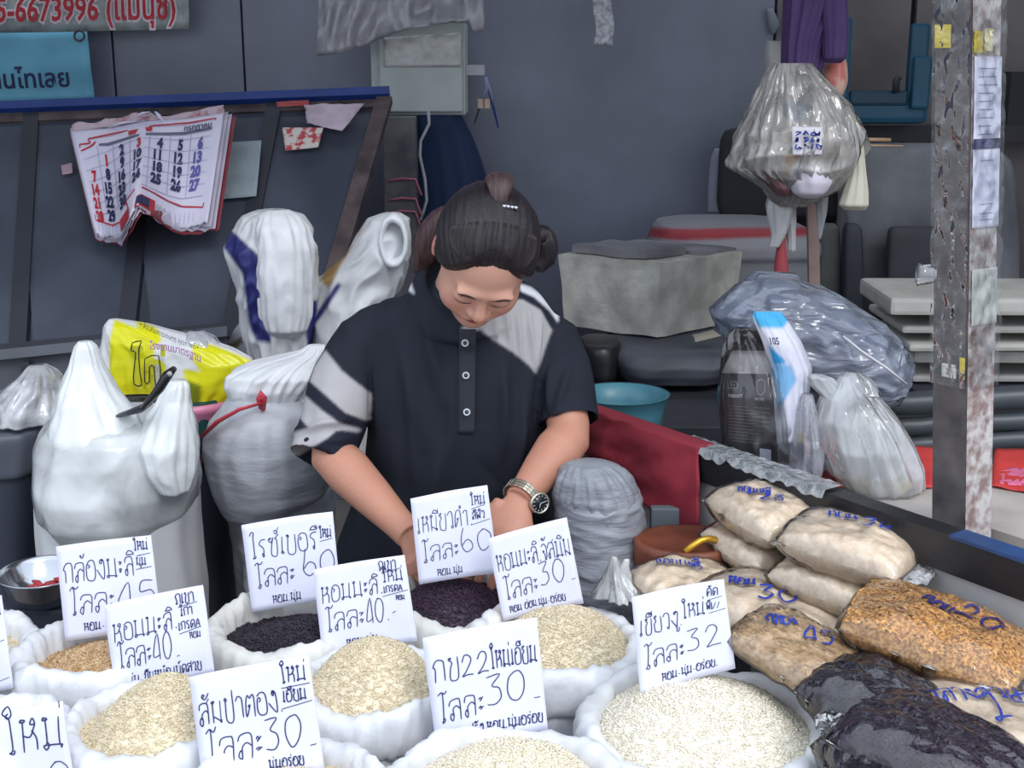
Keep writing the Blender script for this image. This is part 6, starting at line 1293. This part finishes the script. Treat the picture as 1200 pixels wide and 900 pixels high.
# placket and buttons
def shirtY(px, py):
    m = (np.abs(X_ - px) < 4) & (np.abs(Y_ - py) < 4); return sV[m][:, 1].min() if m.any() else 2.04
def plf(u, v):
    px, py = 538 + 20 * u - 2 * (1 - v), 508 - 122 * v; y_ = shirtY(548, max(400, py)); return at(px, py, y_ - .003 - .001 * math.sin(u * 3.1))
x = G().grid(plf, 6, 24, thick=.0015).out('placket', mat('placket', (40, 44, 54), .8, 0, .04, 30, .2, 200, bdist=.001), wom); 
for px, py in ((545, 402), (546, 440), (547, 483)):
    p = at(px, py, shirtY(px, max(402, py)) - .007); n_ = Vector((0, -1, .18)).normalized(); g = G()
    if py < 380: p = at(px + 3, 388, shirtY(548, 402) - .012)
    t1 = n_.orthogonal().normalized(); t2 = n_.cross(t1); cr_ = lambda r, d: [p + (t1 * math.cos(q) + t2 * math.sin(q)) * r + n_ * d for q in [2 * math.pi * k / 20 for k in range(20)]]
    g.loft([cr_(.0058, -.002), cr_(.0062, 0), cr_(.0058, .0014), cr_(.0038, .0014), cr_(.0034, .0004), cr_(.0010, .0004)]); o = g.out('button', mat('button', (190, 196, 204), .25, 0, .02, 9, 0), wom)
    G().loft([cr_(.0034, .0002), cr_(.0033, .0009), cr_(.0005, .0009)]).out('button_centre', mat('button_dark', (50, 54, 66), .4), o)
# trousers and shoes
m_tr = mat('trousers', (42, 46, 60), .85, 0, .08, 8, .2, 40)
g = G(); hx = wom['_w'][0]
for s in (-1, 1):
    g.tube([Vector((hx + s * .07, 2.265, hipz + .06)), Vector((hx + s * .075, 2.265, hipz - .06)), Vector((hx + s * .087, 2.245, .42)), Vector((hx + s * .087, 2.27, .12)), Vector((hx + s * .087, 2.27, .07))], [.098, .10, .068, .058, .060], 24)
    G().tube([Vector((hx + s * .087, 2.325, .034)), Vector((hx + s * .087, 2.29, .04)), Vector((hx + s * .09, 2.22, .042)), Vector((hx + s * .097, 2.13, .032)), Vector((hx + s * .098, 2.11, .03))], [.02, .04, .042, .034, .014], 16, flat=.75).out('shoe', m_black, wom)
tV, tF = remesh(g, .006, 3); mk('trousers', tV, tF, m_tr, wom)
# wrist watch
wt = thing('wrist_watch', 'steel bracelet watch with a round black dial on the woman\'s wrist', 'watch', tuple(at(614, 584, 1.95)))
m_st = mat('watch_steel', (214, 208, 192), .22, .85, .1, 60, 0)
wd = (wR - eR).normalized(); wc = eR + (wR - eR) * .945
wa = wd.cross(Vector((.25, -1, .1))).normalized(); wb = wa.cross(wd).normalized()
if wb.y > 0: wb = -wb
ra_ = .030
for k in range(24):
    q = 2 * math.pi * k / 24; nn = wa * math.cos(q) + wb * math.sin(q); tt = -wa * math.sin(q) + wb * math.cos(q)
    M3 = Matrix((wd, tt, nn)).transposed()
    for dx_, wdt in ((-.0055, .0045), (0, .0055), (.0055, .0045)):
        g = G(); g.box(wc + nn * ra_ + wd * dx_, (wdt * .94, .0074, .0026), M3, bev=.0006); g.out('bracelet_link', m_st, wt, False)
q0 = math.atan2(0, 1)
best = max(range(360), key=lambda k: (lambda nn: nn.dot(Vector((.62, -.62, .0)).normalized() ) + .5 * nn.dot(Vector((0, 0, -.6))))(wa * math.cos(R(k)) + wb * math.sin(R(k))))
dn = wa * math.cos(R(best)) + wb * math.sin(R(best)); dc = wc + dn * (ra_ + .001)
dn2 = (dn + Vector((0, -.9, .35))).normalized(); t1 = dn2.orthogonal().normalized(); t2 = dn2.cross(t1); dc = dc + dn2 * .002
def wr_(r, d): return [dc + (t1 * math.cos(q) + t2 * math.sin(q)) * r + dn2 * d for q in [2 * math.pi * k / 36 for k in range(36)]]
G().loft([wr_(.015, -.004), wr_(.0175, -.003), wr_(.0178, .003), wr_(.0165, .005), wr_(.0145, .005), wr_(.0142, .0035), wr_(.001, .0035)]).out('watch_case', m_st, wt)
G().loft([wr_(.0141, .0036), wr_(.0141, .0040), wr_(.0005, .0040)]).out('dial', mat('dial_black', (26, 28, 34), .15, 0, .05, 9, 0), wt)
g = G()
for k in range(12):
    q = 2 * math.pi * k / 12; u_ = t1 * math.cos(q) + t2 * math.sin(q); v_ = dn2.cross(u_) * .0005
    g.add([dc + u_ * .0105 + v_ + dn2 * .0043, dc + u_ * .0105 - v_ + dn2 * .0043, dc + u_ * .0132 - v_ + dn2 * .0043, dc + u_ * .0132 + v_ + dn2 * .0043], [(0, 1, 2, 3)])
o = g.out('hour_marks', mat('mark_white', (220, 222, 226), .4), wt, False); o['kind'] = 'stuff'
for q, L in ((.6, .008), (2.6, .011)):
    g = G(); u_ = t1 * math.cos(q) + t2 * math.sin(q); g.tube([dc + dn2 * .0045, dc + dn2 * .0045 + u_ * L], .0005, 6); g.out('watch_hand', MATS['mark_white'], wt)
g = G(); g.tube([dc + t1 * .0 + (wd * -1) * 0 + (-t2 * .0178), dc - t2 * .021], .002, 8); g.out('crown', m_st, wt)
